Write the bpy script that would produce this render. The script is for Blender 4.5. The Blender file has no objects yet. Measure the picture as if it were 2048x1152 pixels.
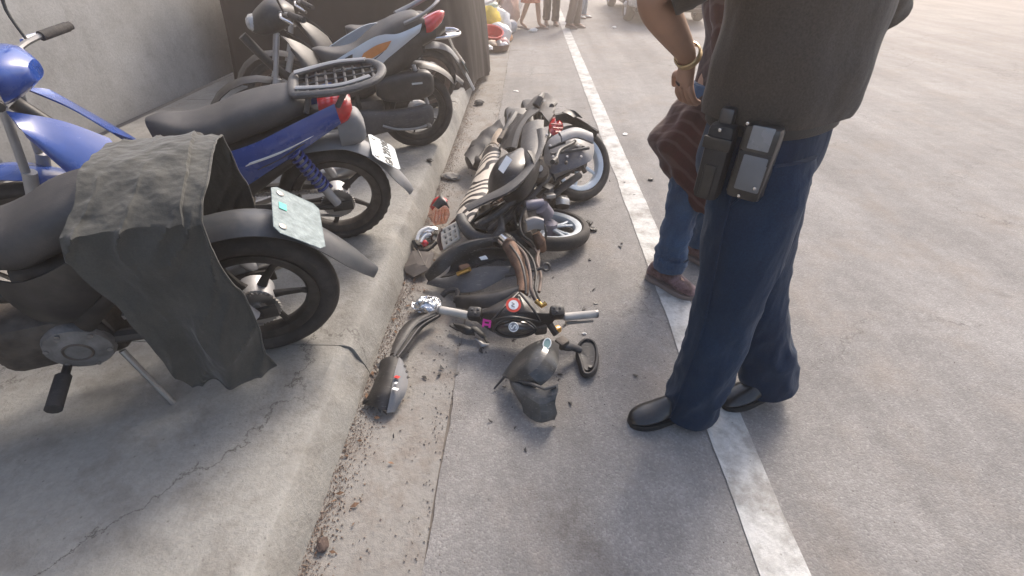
import bpy, bmesh, math, random
from mathutils import Vector, Matrix, noise
V = Vector
R = math.radians
rnd = random.Random(7)

# ------------------------------------------------------------------ camera, sky, sun, exposure
scene = bpy.context.scene
COL = scene.collection
PITCH = 37.09; YAW = 1.62; HCAM = 1.5; FPX = 930.0
cam_d = bpy.data.cameras.new('camera'); cam = bpy.data.objects.new('camera', cam_d); COL.objects.link(cam)
cam.location = (0, 0, HCAM)
cam.rotation_euler = (R(90 - PITCH), 0, R(YAW))
cam_d.sensor_width = 36.0; cam_d.lens = FPX / 2048 * 36.0
cam_d.clip_start = 0.05; cam_d.clip_end = 800
scene.camera = cam

SUN_EL = 42; SUN_AZ = 25            # degrees; azimuth from +Y towards +X
world = bpy.data.worlds.new('World'); scene.world = world; world.use_nodes = True
wn = world.node_tree.nodes; wl = world.node_tree.links
bg = wn['Background']
sky = wn.new('ShaderNodeTexSky'); sky.sky_type = 'NISHITA'; sky.sun_disc = False
sky.sun_elevation = R(SUN_EL); sky.sun_rotation = R(SUN_AZ)
sky.air_density = 1.0; sky.dust_density = 4.0; sky.ozone_density = 0.4
wl.new(sky.outputs[0], bg.inputs[0]); bg.inputs[1].default_value = 0.14
sd = bpy.data.lights.new('sun', 'SUN'); sd.energy = 1.5; sd.angle = R(16); sd.color = (1, 0.92, 0.83)
sun = bpy.data.objects.new('sun', sd); COL.objects.link(sun)
dirv = V((math.sin(R(SUN_AZ)) * math.cos(R(SUN_EL)), math.cos(R(SUN_AZ)) * math.cos(R(SUN_EL)), math.sin(R(SUN_EL))))
sun.rotation_euler = dirv.to_track_quat('Z', 'Y').to_euler(); sun.location = dirv * 30
vs = scene.view_settings
vs.view_transform = 'Standard'; vs.look = 'None'; vs.exposure = 1.27; vs.gamma = 1.0; vs.use_curve_mapping = False

# ------------------------------------------------------------------ placing: photograph point at a given height -> metres
_p = R(PITCH); _y = R(YAW)
def at(x, y, z=0.0):
    u = (x - 1024) / FPX; v = (576 - y) / FPX
    dx = u; dy = math.cos(_p) + v * math.sin(_p); dz = -math.sin(_p) + v * math.cos(_p)
    X = dx * math.cos(_y) - dy * math.sin(_y); Y = dx * math.sin(_y) + dy * math.cos(_y)
    t = (z - HCAM) / dz
    return V((X * t, Y * t, z))

# ------------------------------------------------------------------ materials
MATS = {}
def nodes_of(name):
    m = bpy.data.materials.new(name); m.use_nodes = True
    return m, m.node_tree.nodes, m.node_tree.links, m.node_tree.nodes['Principled BSDF']
def c4(c): return (c[0], c[1], c[2], 1)
def mat(name, col, rough=0.5, metal=0.0, var=0.12, scale=14.0, dust=0.0, dust_col=(0.30, 0.26, 0.22), bump=0.0, bscale=120.0, coat=0.0, spec=0.5, scratch=0.0):
    """paint / plastic / metal with uneven tone, dust in patches and fine relief"""
    if name in MATS: return MATS[name]
    m, N, L, b = nodes_of(name)
    tc = N.new('ShaderNodeTexCoord')
    n1 = N.new('ShaderNodeTexNoise'); n1.inputs['Scale'].default_value = scale; n1.inputs['Detail'].default_value = 6
    L.new(tc.outputs['Object'], n1.inputs['Vector'])
    r1 = N.new('ShaderNodeMapRange'); r1.inputs['To Min'].default_value = 1 - var; r1.inputs['To Max'].default_value = 1 + var
    r1.inputs['From Min'].default_value = 0.3; r1.inputs['From Max'].default_value = 0.7
    L.new(n1.outputs['Fac'], r1.inputs['Value'])
    mx = N.new('ShaderNodeMix'); mx.data_type = 'RGBA'; mx.blend_type = 'MULTIPLY'; mx.inputs[0].default_value = 1.0
    mx.inputs[6].default_value = c4(col); L.new(r1.outputs[0], mx.inputs[7])
    colour = mx.outputs[2]
    rr = N.new('ShaderNodeMapRange'); rr.inputs['To Min'].default_value = max(0.03, rough - 0.1); rr.inputs['To Max'].default_value = min(1, rough + 0.12)
    L.new(n1.outputs['Fac'], rr.inputs['Value']); rough_s = rr.outputs[0]
    if dust > 0:
        n2 = N.new('ShaderNodeTexNoise'); n2.inputs['Scale'].default_value = scale * 0.7; n2.inputs['Detail'].default_value = 9; n2.inputs['Roughness'].default_value = 0.7
        L.new(tc.outputs['Object'], n2.inputs['Vector'])
        r2 = N.new('ShaderNodeMapRange'); r2.inputs['From Min'].default_value = 0.42; r2.inputs['From Max'].default_value = 0.75; r2.inputs['To Max'].default_value = dust
        L.new(n2.outputs['Fac'], r2.inputs['Value'])
        m2 = N.new('ShaderNodeMix'); m2.data_type = 'RGBA'; m2.inputs[7].default_value = c4(dust_col)
        L.new(r2.outputs[0], m2.inputs[0]); L.new(colour, m2.inputs[6]); colour = m2.outputs[2]
        m3 = N.new('ShaderNodeMix'); m3.data_type = 'FLOAT'; m3.inputs[3].default_value = 0.85
        L.new(r2.outputs[0], m3.inputs[0]); L.new(rough_s, m3.inputs[2]); rough_s = m3.outputs[0]
    if scratch > 0:
        mp = N.new('ShaderNodeMapping'); mp.inputs['Scale'].default_value = (9, 90, 60); mp.inputs['Rotation'].default_value = (0.3, 0.5, 0.7)
        L.new(tc.outputs['Object'], mp.inputs['Vector'])
        n3 = N.new('ShaderNodeTexNoise'); n3.inputs['Scale'].default_value = 3; n3.inputs['Detail'].default_value = 4
        L.new(mp.outputs[0], n3.inputs['Vector'])
        r3 = N.new('ShaderNodeMapRange'); r3.inputs['From Min'].default_value = 0.62; r3.inputs['From Max'].default_value = 0.70; r3.inputs['To Max'].default_value = scratch
        L.new(n3.outputs['Fac'], r3.inputs['Value'])
        m4 = N.new('ShaderNodeMix'); m4.data_type = 'RGBA'; m4.inputs[7].default_value = (0.33, 0.32, 0.31, 1)
        L.new(r3.outputs[0], m4.inputs[0]); L.new(colour, m4.inputs[6]); colour = m4.outputs[2]
    L.new(colour, b.inputs['Base Color']); L.new(rough_s, b.inputs['Roughness'])
    b.inputs['Metallic'].default_value = metal; b.inputs['Specular IOR Level'].default_value = spec
    if coat: b.inputs['Coat Weight'].default_value = coat; b.inputs['Coat Roughness'].default_value = 0.12
    if bump > 0:
        nb = N.new('ShaderNodeTexNoise'); nb.inputs['Scale'].default_value = bscale; nb.inputs['Detail'].default_value = 5
        L.new(tc.outputs['Object'], nb.inputs['Vector'])
        bp = N.new('ShaderNodeBump'); bp.inputs['Strength'].default_value = bump; bp.inputs['Distance'].default_value = 0.01
        L.new(nb.outputs['Fac'], bp.inputs['Height']); L.new(bp.outputs[0], b.inputs['Normal'])
    MATS[name] = m
    return m

def ramp(N, pts):
    r = N.new('ShaderNodeValToRGB'); e = r.color_ramp.elements
    e[0].position, e[0].color = pts[0][0], c4(pts[0][1]); e[1].position, e[1].color = pts[-1][0], c4(pts[-1][1])
    for p, c in pts[1:-1]:
        k = e.new(p); k.color = c4(c)
    return r
def tex_noise(N, L, vec, scale, detail=6, rough=0.55):
    n = N.new('ShaderNodeTexNoise'); n.inputs['Scale'].default_value = scale; n.inputs['Detail'].default_value = detail; n.inputs['Roughness'].default_value = rough
    L.new(vec, n.inputs['Vector']); return n
def mixc(N, L, fac, a, b, mode='MIX'):
    m = N.new('ShaderNodeMix'); m.data_type = 'RGBA'; m.blend_type = mode
    for s, v in ((0, fac), (6, a), (7, b)):
        if isinstance(v, (int, float)): m.inputs[s].default_value = v
        elif isinstance(v, tuple): m.inputs[s].default_value = c4(v)
        else: L.new(v, m.inputs[s])
    return m.outputs[2]
def maprange(N, L, v, a, b, c=0.0, d=1.0):
    m = N.new('ShaderNodeMapRange'); m.inputs['From Min'].default_value = a; m.inputs['From Max'].default_value = b
    m.inputs['To Min'].default_value = c; m.inputs['To Max'].default_value = d; L.new(v, m.inputs['Value']); return m.outputs[0]

def mat_asphalt():
    m, N, L, b = nodes_of('asphalt')
    g = N.new('ShaderNodeNewGeometry'); P = g.outputs['Position']
    fine = N.new('ShaderNodeTexVoronoi'); fine.inputs['Scale'].default_value = 150; L.new(P, fine.inputs['Vector'])
    stones = ramp(N, [(0.0, (0.13, 0.127, 0.122)), (0.35, (0.185, 0.18, 0.172)), (0.8, (0.25, 0.243, 0.232)), (1.0, (0.36, 0.35, 0.33))])
    sp = N.new('ShaderNodeSeparateColor'); L.new(fine.outputs['Color'], sp.inputs[0]); L.new(sp.outputs[0], stones.inputs[0])
    mid = tex_noise(N, L, P, 9, 8, 0.7)
    big = tex_noise(N, L, P, 0.9, 6, 0.6)
    c = mixc(N, L, 0.62, stones.outputs[0], (0.226, 0.213, 0.204))
    c = mixc(N, L, 1.0, c, maprange_c(N, L, mid.outputs['Fac'], 0.3, 0.7, 0.86, 1.13), 'MULTIPLY')
    c = mixc(N, L, 1.0, c, maprange_c(N, L, big.outputs['Fac'], 0.3, 0.7, 0.80, 1.16), 'MULTIPLY')
    mpl = N.new('ShaderNodeMapping'); mpl.inputs['Scale'].default_value = (2.4, 0.16, 1); L.new(P, mpl.inputs['Vector'])
    lane = tex_noise(N, L, mpl.outputs[0], 1.0, 7, 0.6)
    c = mixc(N, L, 1.0, c, maprange_c(N, L, lane.outputs['Fac'], 0.35, 0.65, 0.82, 1.12), 'MULTIPLY')
    spot = tex_noise(N, L, P, 3.7, 5, 0.5)
    c = mixc(N, L, maprange(N, L, spot.outputs['Fac'], 0.64, 0.74, 0, 0.45), c, (0.10, 0.092, 0.085))
    # brown dust that drifts over the lane edge
    dn = tex_noise(N, L, P, 2.3, 8, 0.65)
    c = mixc(N, L, maprange(N, L, dn.outputs['Fac'], 0.5, 0.75, 0, 0.4), c, (0.24, 0.195, 0.155))
    # dark wet-looking tyre and oil mark that runs across the near lane
    sx = N.new('ShaderNodeSeparateXYZ'); L.new(P, sx.inputs[0])
    def math_(op, a, bb):
        k = N.new('ShaderNodeMath'); k.operation = op
        for i, v in enumerate((a, bb)):
            if isinstance(v, (int, float)): k.inputs[i].default_value = v
            else: L.new(v, k.inputs[i])
        return k.outputs[0]
    wob = tex_noise(N, L, P, 3.0, 4)
    line = math_('ADD', sx.outputs[0], math_('MULTIPLY', sx.outputs[1], 0.62))
    line = math_('ADD', line, math_('MULTIPLY', math_('SUBTRACT', wob.outputs['Fac'], 0.5), 0.22))
    dist = math_('ABSOLUTE', math_('SUBTRACT', line, 0.605), 0)
    band = maprange(N, L, dist, 0.035, 0.13, 1, 0)
    along = maprange(N, L, sx.outputs[1], 0.95, 0.75, 0, 1)
    patch = tex_noise(N, L, P, 16, 7, 0.7)
    fac = math_('MULTIPLY', math_('MULTIPLY', band, along), maprange(N, L, patch.outputs['Fac'], 0.38, 0.66, 0.05, 0.6))
    c = mixc(N, L, fac, c, (0.085, 0.07, 0.06))
    # fine cracks here and there
    vc = N.new('ShaderNodeTexVoronoi'); vc.feature = 'DISTANCE_TO_EDGE'; vc.inputs['Scale'].default_value = 0.9
    wv = N.new('ShaderNodeVectorMath'); wv.operation = 'ADD'; ws = N.new('ShaderNodeVectorMath'); ws.operation = 'SCALE'; ws.inputs['Scale'].default_value = 0.35
    L.new(mid.outputs['Color'], ws.inputs[0]); L.new(P, wv.inputs[0]); L.new(ws.outputs[0], wv.inputs[1]); L.new(wv.outputs[0], vc.inputs['Vector'])
    cm_ = tex_noise(N, L, P, 0.55, 3)
    cf = math_('MULTIPLY', maprange(N, L, vc.outputs['Distance'], 0.002, 0.006, 0.75, 0), maprange(N, L, cm_.outputs['Fac'], 0.47, 0.56))
    c = mixc(N, L, cf, c, (0.06, 0.055, 0.05))
    L.new(c, b.inputs['Base Color']); b.inputs['Roughness'].default_value = 0.88; b.inputs['Specular IOR Level'].default_value = 0.3
    rel = tex_noise(N, L, P, 210, 4, 0.7)
    h = math_('ADD', math_('MULTIPLY', fine.outputs['Distance'], -0.8), rel.outputs['Fac'])
    h = math_('ADD', h, math_('MULTIPLY', mid.outputs['Fac'], 1.2))
    bp = N.new('ShaderNodeBump'); bp.inputs['Strength'].default_value = 0.5; bp.inputs['Distance'].default_value = 0.004
    L.new(h, bp.inputs['Height']); L.new(bp.outputs[0], b.inputs['Normal'])
    MATS['asphalt'] = m; return m
def maprange_c(N, L, v, a, b, c, d):
    return maprange(N, L, v, a, b, c, d)

def mat_concrete(name, c_lo, c_hi, dirt, dirt_lo=0.48, dirt_hi=0.72, amt=0.6, bump=0.45, crack=False):
    m, N, L, b = nodes_of(name)
    g = N.new('ShaderNodeNewGeometry'); P = g.outputs['Position']
    a = tex_noise(N, L, P, 2.6, 9, 0.65); f = tex_noise(N, L, P, 60, 6, 0.7); s = tex_noise(N, L, P, 6.5, 10, 0.7)
    rp = ramp(N, [(0.28, c_lo), (0.72, c_hi)]); L.new(a.outputs['Fac'], rp.inputs[0])
    c = mixc(N, L, 1.0, rp.outputs[0], maprange(N, L, f.outputs['Fac'], 0.3, 0.7, 0.86, 1.12), 'MULTIPLY')
    c = mixc(N, L, maprange(N, L, s.outputs['Fac'], dirt_lo, dirt_hi, 0, amt), c, dirt)
    vo = N.new('ShaderNodeTexVoronoi'); vo.inputs['Scale'].default_value = 26; L.new(P, vo.inputs['Vector'])
    c = mixc(N, L, maprange(N, L, vo.outputs['Distance'], 0.05, 0.11, 0.5, 0), c, tuple(x * 0.5 for x in dirt))
    if crack:
        vc = N.new('ShaderNodeTexVoronoi'); vc.feature = 'DISTANCE_TO_EDGE'; vc.inputs['Scale'].default_value = 1.1
        wv = N.new('ShaderNodeVectorMath'); wv.operation = 'ADD'; ws = N.new('ShaderNodeVectorMath'); ws.operation = 'SCALE'; ws.inputs['Scale'].default_value = 0.3
        L.new(s.outputs['Color'], ws.inputs[0]); L.new(P, wv.inputs[0]); L.new(ws.outputs[0], wv.inputs[1]); L.new(wv.outputs[0], vc.inputs['Vector'])
        cmn = tex_noise(N, L, P, 0.8, 3)
        k_ = N.new('ShaderNodeMath'); k_.operation = 'MULTIPLY'; L.new(maprange(N, L, vc.outputs['Distance'], 0.0015, 0.005, 0.8, 0), k_.inputs[0]); L.new(maprange(N, L, cmn.outputs['Fac'], 0.50, 0.56), k_.inputs[1])
        c = mixc(N, L, k_.outputs[0], c, (0.06, 0.052, 0.045))
        ol = tex_noise(N, L, P, 1.7, 6, 0.6); c = mixc(N, L, maprange(N, L, ol.outputs['Fac'], 0.56, 0.70, 0, 0.55), c, (0.12, 0.11, 0.098))
    L.new(c, b.inputs['Base Color']); b.inputs['Roughness'].default_value = 0.9; b.inputs['Specular IOR Level'].default_value = 0.25
    bp = N.new('ShaderNodeBump'); bp.inputs['Strength'].default_value = bump; bp.inputs['Distance'].default_value = 0.01
    ad = N.new('ShaderNodeMath'); ad.operation = 'ADD'; L.new(f.outputs['Fac'], ad.inputs[0]); L.new(s.outputs['Fac'], ad.inputs[1])
    L.new(ad.outputs[0], bp.inputs['Height']); L.new(bp.outputs[0], b.inputs['Normal'])
    MATS[name] = m; return m

def mat_fabric(name, col, col2=None, weave=900, var=0.25, rough=0.9, fold=0.0, stripe=0.0, sheen=0.2, blot=3.0):
    if name in MATS: return MATS[name]
    m, N, L, b = nodes_of(name)
    tc = N.new('ShaderNodeTexCoord'); P = tc.outputs['Object']
    col2 = col2 or tuple(x * 0.72 for x in col)
    n = tex_noise(N, L, P, blot, 7, 0.6)
    c = mixc(N, L, maprange(N, L, n.outputs['Fac'], 0.35, 0.65), col, col2)
    n2 = tex_noise(N, L, P, 220, 3, 0.6)
    c = mixc(N, L, 1.0, c, maprange(N, L, n2.outputs['Fac'], 0.3, 0.7, 1 - var, 1 + var), 'MULTIPLY')
    if stripe:
        w = N.new('ShaderNodeTexWave'); w.inputs['Scale'].default_value = stripe; w.inputs['Distortion'].default_value = 1.2; w.inputs['Detail'].default_value = 1
        w.bands_direction = 'DIAGONAL'; L.new(P, w.inputs['Vector'])
        c = mixc(N, L, maprange(N, L, w.outputs['Fac'], 0.75, 0.95, 0, 0.55), c, tuple(min(1, x * 2.6 + 0.03) for x in col))
    L.new(c, b.inputs['Base Color']); b.inputs['Roughness'].default_value = rough; b.inputs['Specular IOR Level'].default_value = 0.2
    b.inputs['Sheen Weight'].default_value = sheen
    bp = N.new('ShaderNodeBump'); bp.inputs['Strength'].default_value = 0.25; bp.inputs['Distance'].default_value = 0.003
    L.new(n2.outputs['Fac'], bp.inputs['Height'])
    last = bp
    if fold:
        mp = N.new('ShaderNodeMapping'); mp.inputs['Scale'].default_value = (1, 1, 0.45); L.new(P, mp.inputs['Vector'])
        nf = tex_noise(N, L, mp.outputs[0], fold, 3, 0.5)
        b2 = N.new('ShaderNodeBump'); b2.inputs['Strength'].default_value = 0.6; b2.inputs['Distance'].default_value = 0.05
        L.new(nf.outputs['Fac'], b2.inputs['Height']); L.new(bp.outputs[0], b2.inputs['Normal']); last = b2
    L.new(last.outputs[0], b.inputs['Normal'])
    MATS[name] = m; return m

def mat_zebra():
    m, N, L, b = nodes_of('seat_print')
    tc = N.new('ShaderNodeTexCoord')
    w = N.new('ShaderNodeTexWave'); w.inputs['Scale'].default_value = 3.4; w.inputs['Distortion'].default_value = 16; w.inputs['Detail'].default_value = 1.5; w.inputs['Detail Scale'].default_value = 1.1
    w.bands_direction = 'Y'; L.new(tc.outputs['Object'], w.inputs['Vector'])
    c = mixc(N, L, maprange(N, L, w.outputs['Fac'], 0.44, 0.50), (0.02, 0.016, 0.015), (0.62, 0.55, 0.46))
    d = tex_noise(N, L, tc.outputs['Object'], 20, 8, 0.7)
    c = mixc(N, L, maprange(N, L, d.outputs['Fac'], 0.5, 0.75, 0, 0.4), c, (0.2, 0.16, 0.13))
    L.new(c, b.inputs['Base Color']); b.inputs['Roughness'].default_value = 0.45
    MATS['seat_print'] = m; return m
def mat_lens(name, col, rough=0.12, trans=0.6):
    if name in MATS: return MATS[name]
    m, N, L, b = nodes_of(name)
    tc = N.new('ShaderNodeTexCoord'); n = tex_noise(N, L, tc.outputs['Object'], 40, 3)
    c = mixc(N, L, maprange(N, L, n.outputs['Fac'], 0.3, 0.7), col, tuple(x * 0.7 for x in col))
    L.new(c, b.inputs['Base Color']); b.inputs['Roughness'].default_value = rough; b.inputs['Transmission Weight'].default_value = trans
    b.inputs['Coat Weight'].default_value = 0.5
    MATS[name] = m; return m

ASPHALT = mat_asphalt()
WALK = mat_concrete('sidewalk_concrete', (0.23, 0.222, 0.205), (0.31, 0.30, 0.275), (0.15, 0.135, 0.118), 0.5, 0.72, 0.7, 0.6, crack=True)
KERBM = mat_concrete('kerb_concrete', (0.30, 0.29, 0.265), (0.40, 0.385, 0.355), (0.18, 0.155, 0.13), 0.5, 0.74, 0.6)
GUT = mat_concrete('gutter_concrete', (0.205, 0.192, 0.175), (0.28, 0.265, 0.243), (0.165, 0.128, 0.102), 0.47, 0.70, 0.7, 0.5)
SOIL = mat_concrete('ground_soil', (0.07, 0.06, 0.05), (0.12, 0.10, 0.085), (0.05, 0.045, 0.04))
WALLM = mat_concrete('wall_plaster', (0.36, 0.345, 0.32), (0.48, 0.465, 0.44), (0.22, 0.20, 0.18), 0.5, 0.8, 0.6, 0.25)
LINE = mat_concrete('road_paint', (0.46, 0.455, 0.435), (0.56, 0.55, 0.525), (0.25, 0.235, 0.215), 0.44, 0.62, 0.85, 0.5)
BLACK = mat('black_plastic', (0.018, 0.017, 0.017), 0.42, dust=0.18, var=0.3)
BLACKD = mat('dusty_black_plastic', (0.017, 0.016, 0.016), 0.5, dust=0.22, dust_col=(0.22, 0.19, 0.165), scale=9, var=0.3, scratch=0.35)
GLOSS = mat('gloss_black_paint', (0.012, 0.010, 0.010), 0.36, dust=0.15, coat=0.15, scratch=0.25, var=0.3)
MATTE = mat('faded_grey_plastic', (0.050, 0.050, 0.052), 0.6, dust=0.22, scratch=0.3, bump=0.15)
RUB = mat('tyre_rubber', (0.028, 0.026, 0.025), 0.82, dust=0.45, dust_col=(0.15, 0.13, 0.115), scale=11, var=0.25, bump=0.2)
STEEL = mat('dull_steel', (0.33, 0.32, 0.31), 0.42, 0.85, dust=0.3, scale=20)
CHROME = mat('chrome', (0.7, 0.69, 0.68), 0.18, 1.0, dust=0.15, var=0.1)
ALU = mat('cast_aluminium', (0.42, 0.42, 0.43), 0.5, 0.6, dust=0.25, bump=0.1)
DIRTM = mat('greasy_engine_metal', (0.075, 0.066, 0.058), 0.62, 0.35, dust=0.55, dust_col=(0.16, 0.125, 0.095), scale=26, var=0.4, bump=0.35, bscale=60)
RUST = mat('rusty_metal', (0.17, 0.10, 0.068), 0.7, 0.3, dust=0.5, dust_col=(0.09, 0.06, 0.05), scale=24, var=0.4, bump=0.3)
RIMB = mat('pale_blue_rim_paint', (0.62, 0.67, 0.70), 0.32, 0.1, dust=0.25, coat=0.3)
BLUE = mat('blue_paint', (0.012, 0.055, 0.27), 0.24, coat=0.8, dust=0.06, var=0.1)
PEARL = mat('pale_grey_paint', (0.50, 0.53, 0.56), 0.3, coat=0.5, dust=0.15, var=0.06)
GREYM = mat('grey_plastic', (0.17, 0.175, 0.185), 0.55, dust=0.25)
SEATM = mat('seat_vinyl', (0.040, 0.038, 0.038), 0.55, dust=0.15, bump=0.12, bscale=300)
RED = mat_lens('red_lens', (0.62, 0.02, 0.025), 0.15, 0.15)
ORANGE = mat_lens('orange_lens', (0.85, 0.22, 0.03), 0.12, 0.3)
CLEAR = mat_lens('clear_lens', (0.85, 0.86, 0.86), 0.08, 0.55)
PLATE = mat('plate_white', (0.50, 0.53, 0.53), 0.7, spec=0.2, dust=0.25, var=0.08)
INK = mat('plate_ink', (0.02, 0.025, 0.025), 0.5)
PINK = mat('pink_decal', (0.65, 0.03, 0.30), 0.4)
WHITE = mat('white_decal', (0.75, 0.75, 0.74), 0.4, dust=0.15)
REDP = mat('red_paint', (0.52, 0.035, 0.03), 0.35)
ORNG = mat('orange_decal', (0.55, 0.21, 0.06), 0.4)
BRASS = mat('brass', (0.6, 0.38, 0.12), 0.35, 0.9)
PURP = mat('grey_violet_metal', (0.20, 0.19, 0.235), 0.4, 0.4, dust=0.3)
CANVAS = mat_fabric('grey_canvas_cover', (0.062, 0.060, 0.052), (0.045, 0.044, 0.039), fold=9, rough=0.75, blot=6, var=0.15)
TARP = mat_fabric('dark_tarpaulin', (0.022, 0.018, 0.017), (0.032, 0.026, 0.025), fold=2.5, rough=0.8, sheen=0.0, var=0.1)
FOIL = mat('crumpled_foil', (0.72, 0.72, 0.72), 0.22, 1.0, bump=0.8, bscale=45)
ZEBRA = mat_zebra()
DIRT = mat('loose_dirt', (0.17, 0.125, 0.095), 0.95, var=0.4, scale=30)
STONE = mat('grey_stone', (0.20, 0.19, 0.175), 0.9, var=0.3, bump=0.4, bscale=50)
PAPER = mat('waste_paper', (0.72, 0.70, 0.66), 0.8, var=0.1)

# ------------------------------------------------------------------ mesh helpers
class MB:
    def __init__(s): s.v = []; s.f = []
    def add(s, vs, fs):
        o = len(s.v); s.v += [V(x) for x in vs]; s.f += [tuple(i + o for i in f) for f in fs]; return s
    def box(s, c, size, rot=None, bev=0.0):
        bm = bmesh.new(); bmesh.ops.create_cube(bm, size=1.0)
        for v in bm.verts: v.co = V((v.co.x * size[0], v.co.y * size[1], v.co.z * size[2]))
        if bev > 0: bmesh.ops.bevel(bm, geom=list(bm.edges), offset=min(bev, min(size) * 0.45), segments=2, affect='EDGES', profile=0.5)
        M = rot.to_4x4() if rot is not None else Matrix.Identity(4)
        bm.verts.index_update()
        vs = [M @ v.co + V(c) for v in bm.verts]; fs = [[v.index for v in f.verts] for f in bm.faces]
        bm.free(); return s.add(vs, fs)
    def tube(s, pts, r, seg=10, caps=True, closed=False, flat=1.0, up=None):
        pts = [V(p) for p in pts]; n = len(pts)
        rs = r if isinstance(r, (list, tuple)) else [r] * n
        vs = []; fs = []
        prev = None
        for i in range(n):
            if closed: t = pts[(i + 1) % n] - pts[i - 1]
            else: t = pts[min(i + 1, n - 1)] - pts[max(i - 1, 0)]
            t.normalize()
            if prev is None:
                a = V(up) if up is not None else (V((0, 0, 1)) if abs(t.z) < 0.9 else V((1, 0, 0)))
                prev = (a - t * a.dot(t)).normalized()
            else:
                prev = (prev - t * prev.dot(t)).normalized()
            b = t.cross(prev)
            for k in range(seg):
                a = 2 * math.pi * k / seg
                vs.append(pts[i] + prev * (math.cos(a) * rs[i] * flat) + b * (math.sin(a) * rs[i]))
        m = n if closed else n - 1
        for i in range(m):
            for k in range(seg):
                k2 = (k + 1) % seg; j = (i + 1) % n
                fs.append((i * seg + k, i * seg + k2, j * seg + k2, j * seg + k))
        if caps and not closed:
            fs.append(tuple(range(seg - 1, -1, -1))); fs.append(tuple((n - 1) * seg + k for k in range(seg)))
        return s.add(vs, fs)
    def rings(s, rings, caps=True, closed=False):
        m = len(rings[0]); n = len(rings); vs = [p for r in rings for p in r]; fs = []
        for i in range(n if closed else n - 1):
            j = (i + 1) % n
            for k in range(m):
                k2 = (k + 1) % m
                fs.append((i * m + k, i * m + k2, j * m + k2, j * m + k))
        if caps and not closed:
            fs.append(tuple(range(m - 1, -1, -1))); fs.append(tuple((n - 1) * m + k for k in range(m)))
        return s.add(vs, fs)
    def lathe(s, prof, M, seg=32, closed=False):
        """prof: (radius, height) turned about local Z of M"""
        rings = []
        for r, h in prof:
            rings.append([M @ V((r * math.cos(2 * math.pi * k / seg), r * math.sin(2 * math.pi * k / seg), h)) for k in range(seg)])
        return s.rings(rings, caps=not closed, closed=closed)
    def grid(s, g, thick=0.004):
        """sheet from a grid of points, given a real thickness"""
        n = len(g); m = len(g[0]); vs = []; nr = []
        for i in range(n):
            for j in range(m):
                a = g[min(i + 1, n - 1)][j] - g[max(i - 1, 0)][j]; b = g[i][min(j + 1, m - 1)] - g[i][max(j - 1, 0)]
                c = a.cross(b); nr.append(c.normalized() if c.length > 1e-9 else V((0, 0, 1)))
        top = [g[i][j] for i in range(n) for j in range(m)]
        bot = [p - q * thick for p, q in zip(top, nr)]
        o = n * m; fs = []
        for i in range(n - 1):
            for j in range(m - 1):
                a, b, c, d = i * m + j, (i + 1) * m + j, (i + 1) * m + j + 1, i * m + j + 1
                fs.append((a, b, c, d)); fs.append((o + d, o + c, o + b, o + a))
        edge = [(i, 0) for i in range(n)] + [(n - 1, j) for j in range(1, m)] + [(i, m - 1) for i in range(n - 2, -1, -1)] + [(0, j) for j in range(m - 2, 0, -1)]
        idx = [i * m + j for i, j in edge]
        for k in range(len(idx)):
            a, b = idx[k], idx[(k + 1) % len(idx)]
            fs.append((b, a, o + a, o + b))
        return s.add(top + bot, fs)
    def build(s, name, m, parent=None, smooth=True, loc=None, ang=40):
        me = bpy.data.meshes.new(name)
        off = V(loc) if loc is not None else V((0, 0, 0))
        me.from_pydata([tuple(v - off) for v in s.v], [], s.f)
        bm = bmesh.new(); bm.from_mesh(me); bmesh.ops.recalc_face_normals(bm, faces=bm.faces); bm.to_mesh(me); bm.free()
        if smooth:
            me.polygons.foreach_set('use_smooth', [True] * len(me.polygons))
            me.set_sharp_from_angle(angle=R(ang))
        me.materials.append(m)
        o = bpy.data.objects.new(name, me); COL.objects.link(o)
        if parent is not None: o.parent = parent
        return o
def crom(pts, n=6, closed=False):
    pts = [V(p) for p in pts]; out = []; L = len(pts)
    for i in range(L if closed else L - 1):
        if closed: p0, p1, p2, p3 = pts[i - 1], pts[i], pts[(i + 1) % L], pts[(i + 2) % L]
        else: p0, p1, p2, p3 = pts[max(i - 1, 0)], pts[i], pts[i + 1], pts[min(i + 2, L - 1)]
        for k in range(n):
            t = k / n
            out.append(0.5 * ((2 * p1) + (p2 - p0) * t + (2 * p0 - 5 * p1 + 4 * p2 - p3) * t * t + (3 * p1 - p0 - 3 * p2 + p3) * t ** 3))
    if not closed: out.append(pts[-1].copy())
    return out
def axis_m(c, n, up=None):
    n = V(n).normalized(); a = V(up) if up is not None else (V((0, 0, 1)) if abs(n.z) < 0.95 else V((1, 0, 0)))
    x = (a - n * a.dot(n)).normalized(); y = n.cross(x)
    M = Matrix.Identity(4)
    for i in range(3): M[i][0], M[i][1], M[i][2], M[i][3] = x[i], y[i], n[i], V(c)[i]
    return M
def frame(x, y):
    x = V(x).normalized(); y = V(y); y = (y - x * y.dot(x)).normalized(); z = x.cross(y)
    return Matrix(((x.x, y.x, z.x), (x.y, y.y, z.y), (x.z, y.z, z.z)))
def ribbon(A, B, bulge, n=8, m=7, crumple=0.0, seed=0):
    """curved panel between two edges; bulge is a vector added across its middle"""
    a = crom(A, n); b = crom(B, n); k = min(len(a), len(b)); a = a[:k]; b = b[:k]; bv = V(bulge); g = []
    for i in range(k):
        row = []
        for j in range(m):
            t = j / (m - 1); p = a[i].lerp(b[i], t) + bv * (4 * t * (1 - t))
            if crumple: p += noise.noise_vector(p * 14 + V((seed, seed * 2, 0))) * crumple
            row.append(p)
        g.append(row)
    return g
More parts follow.
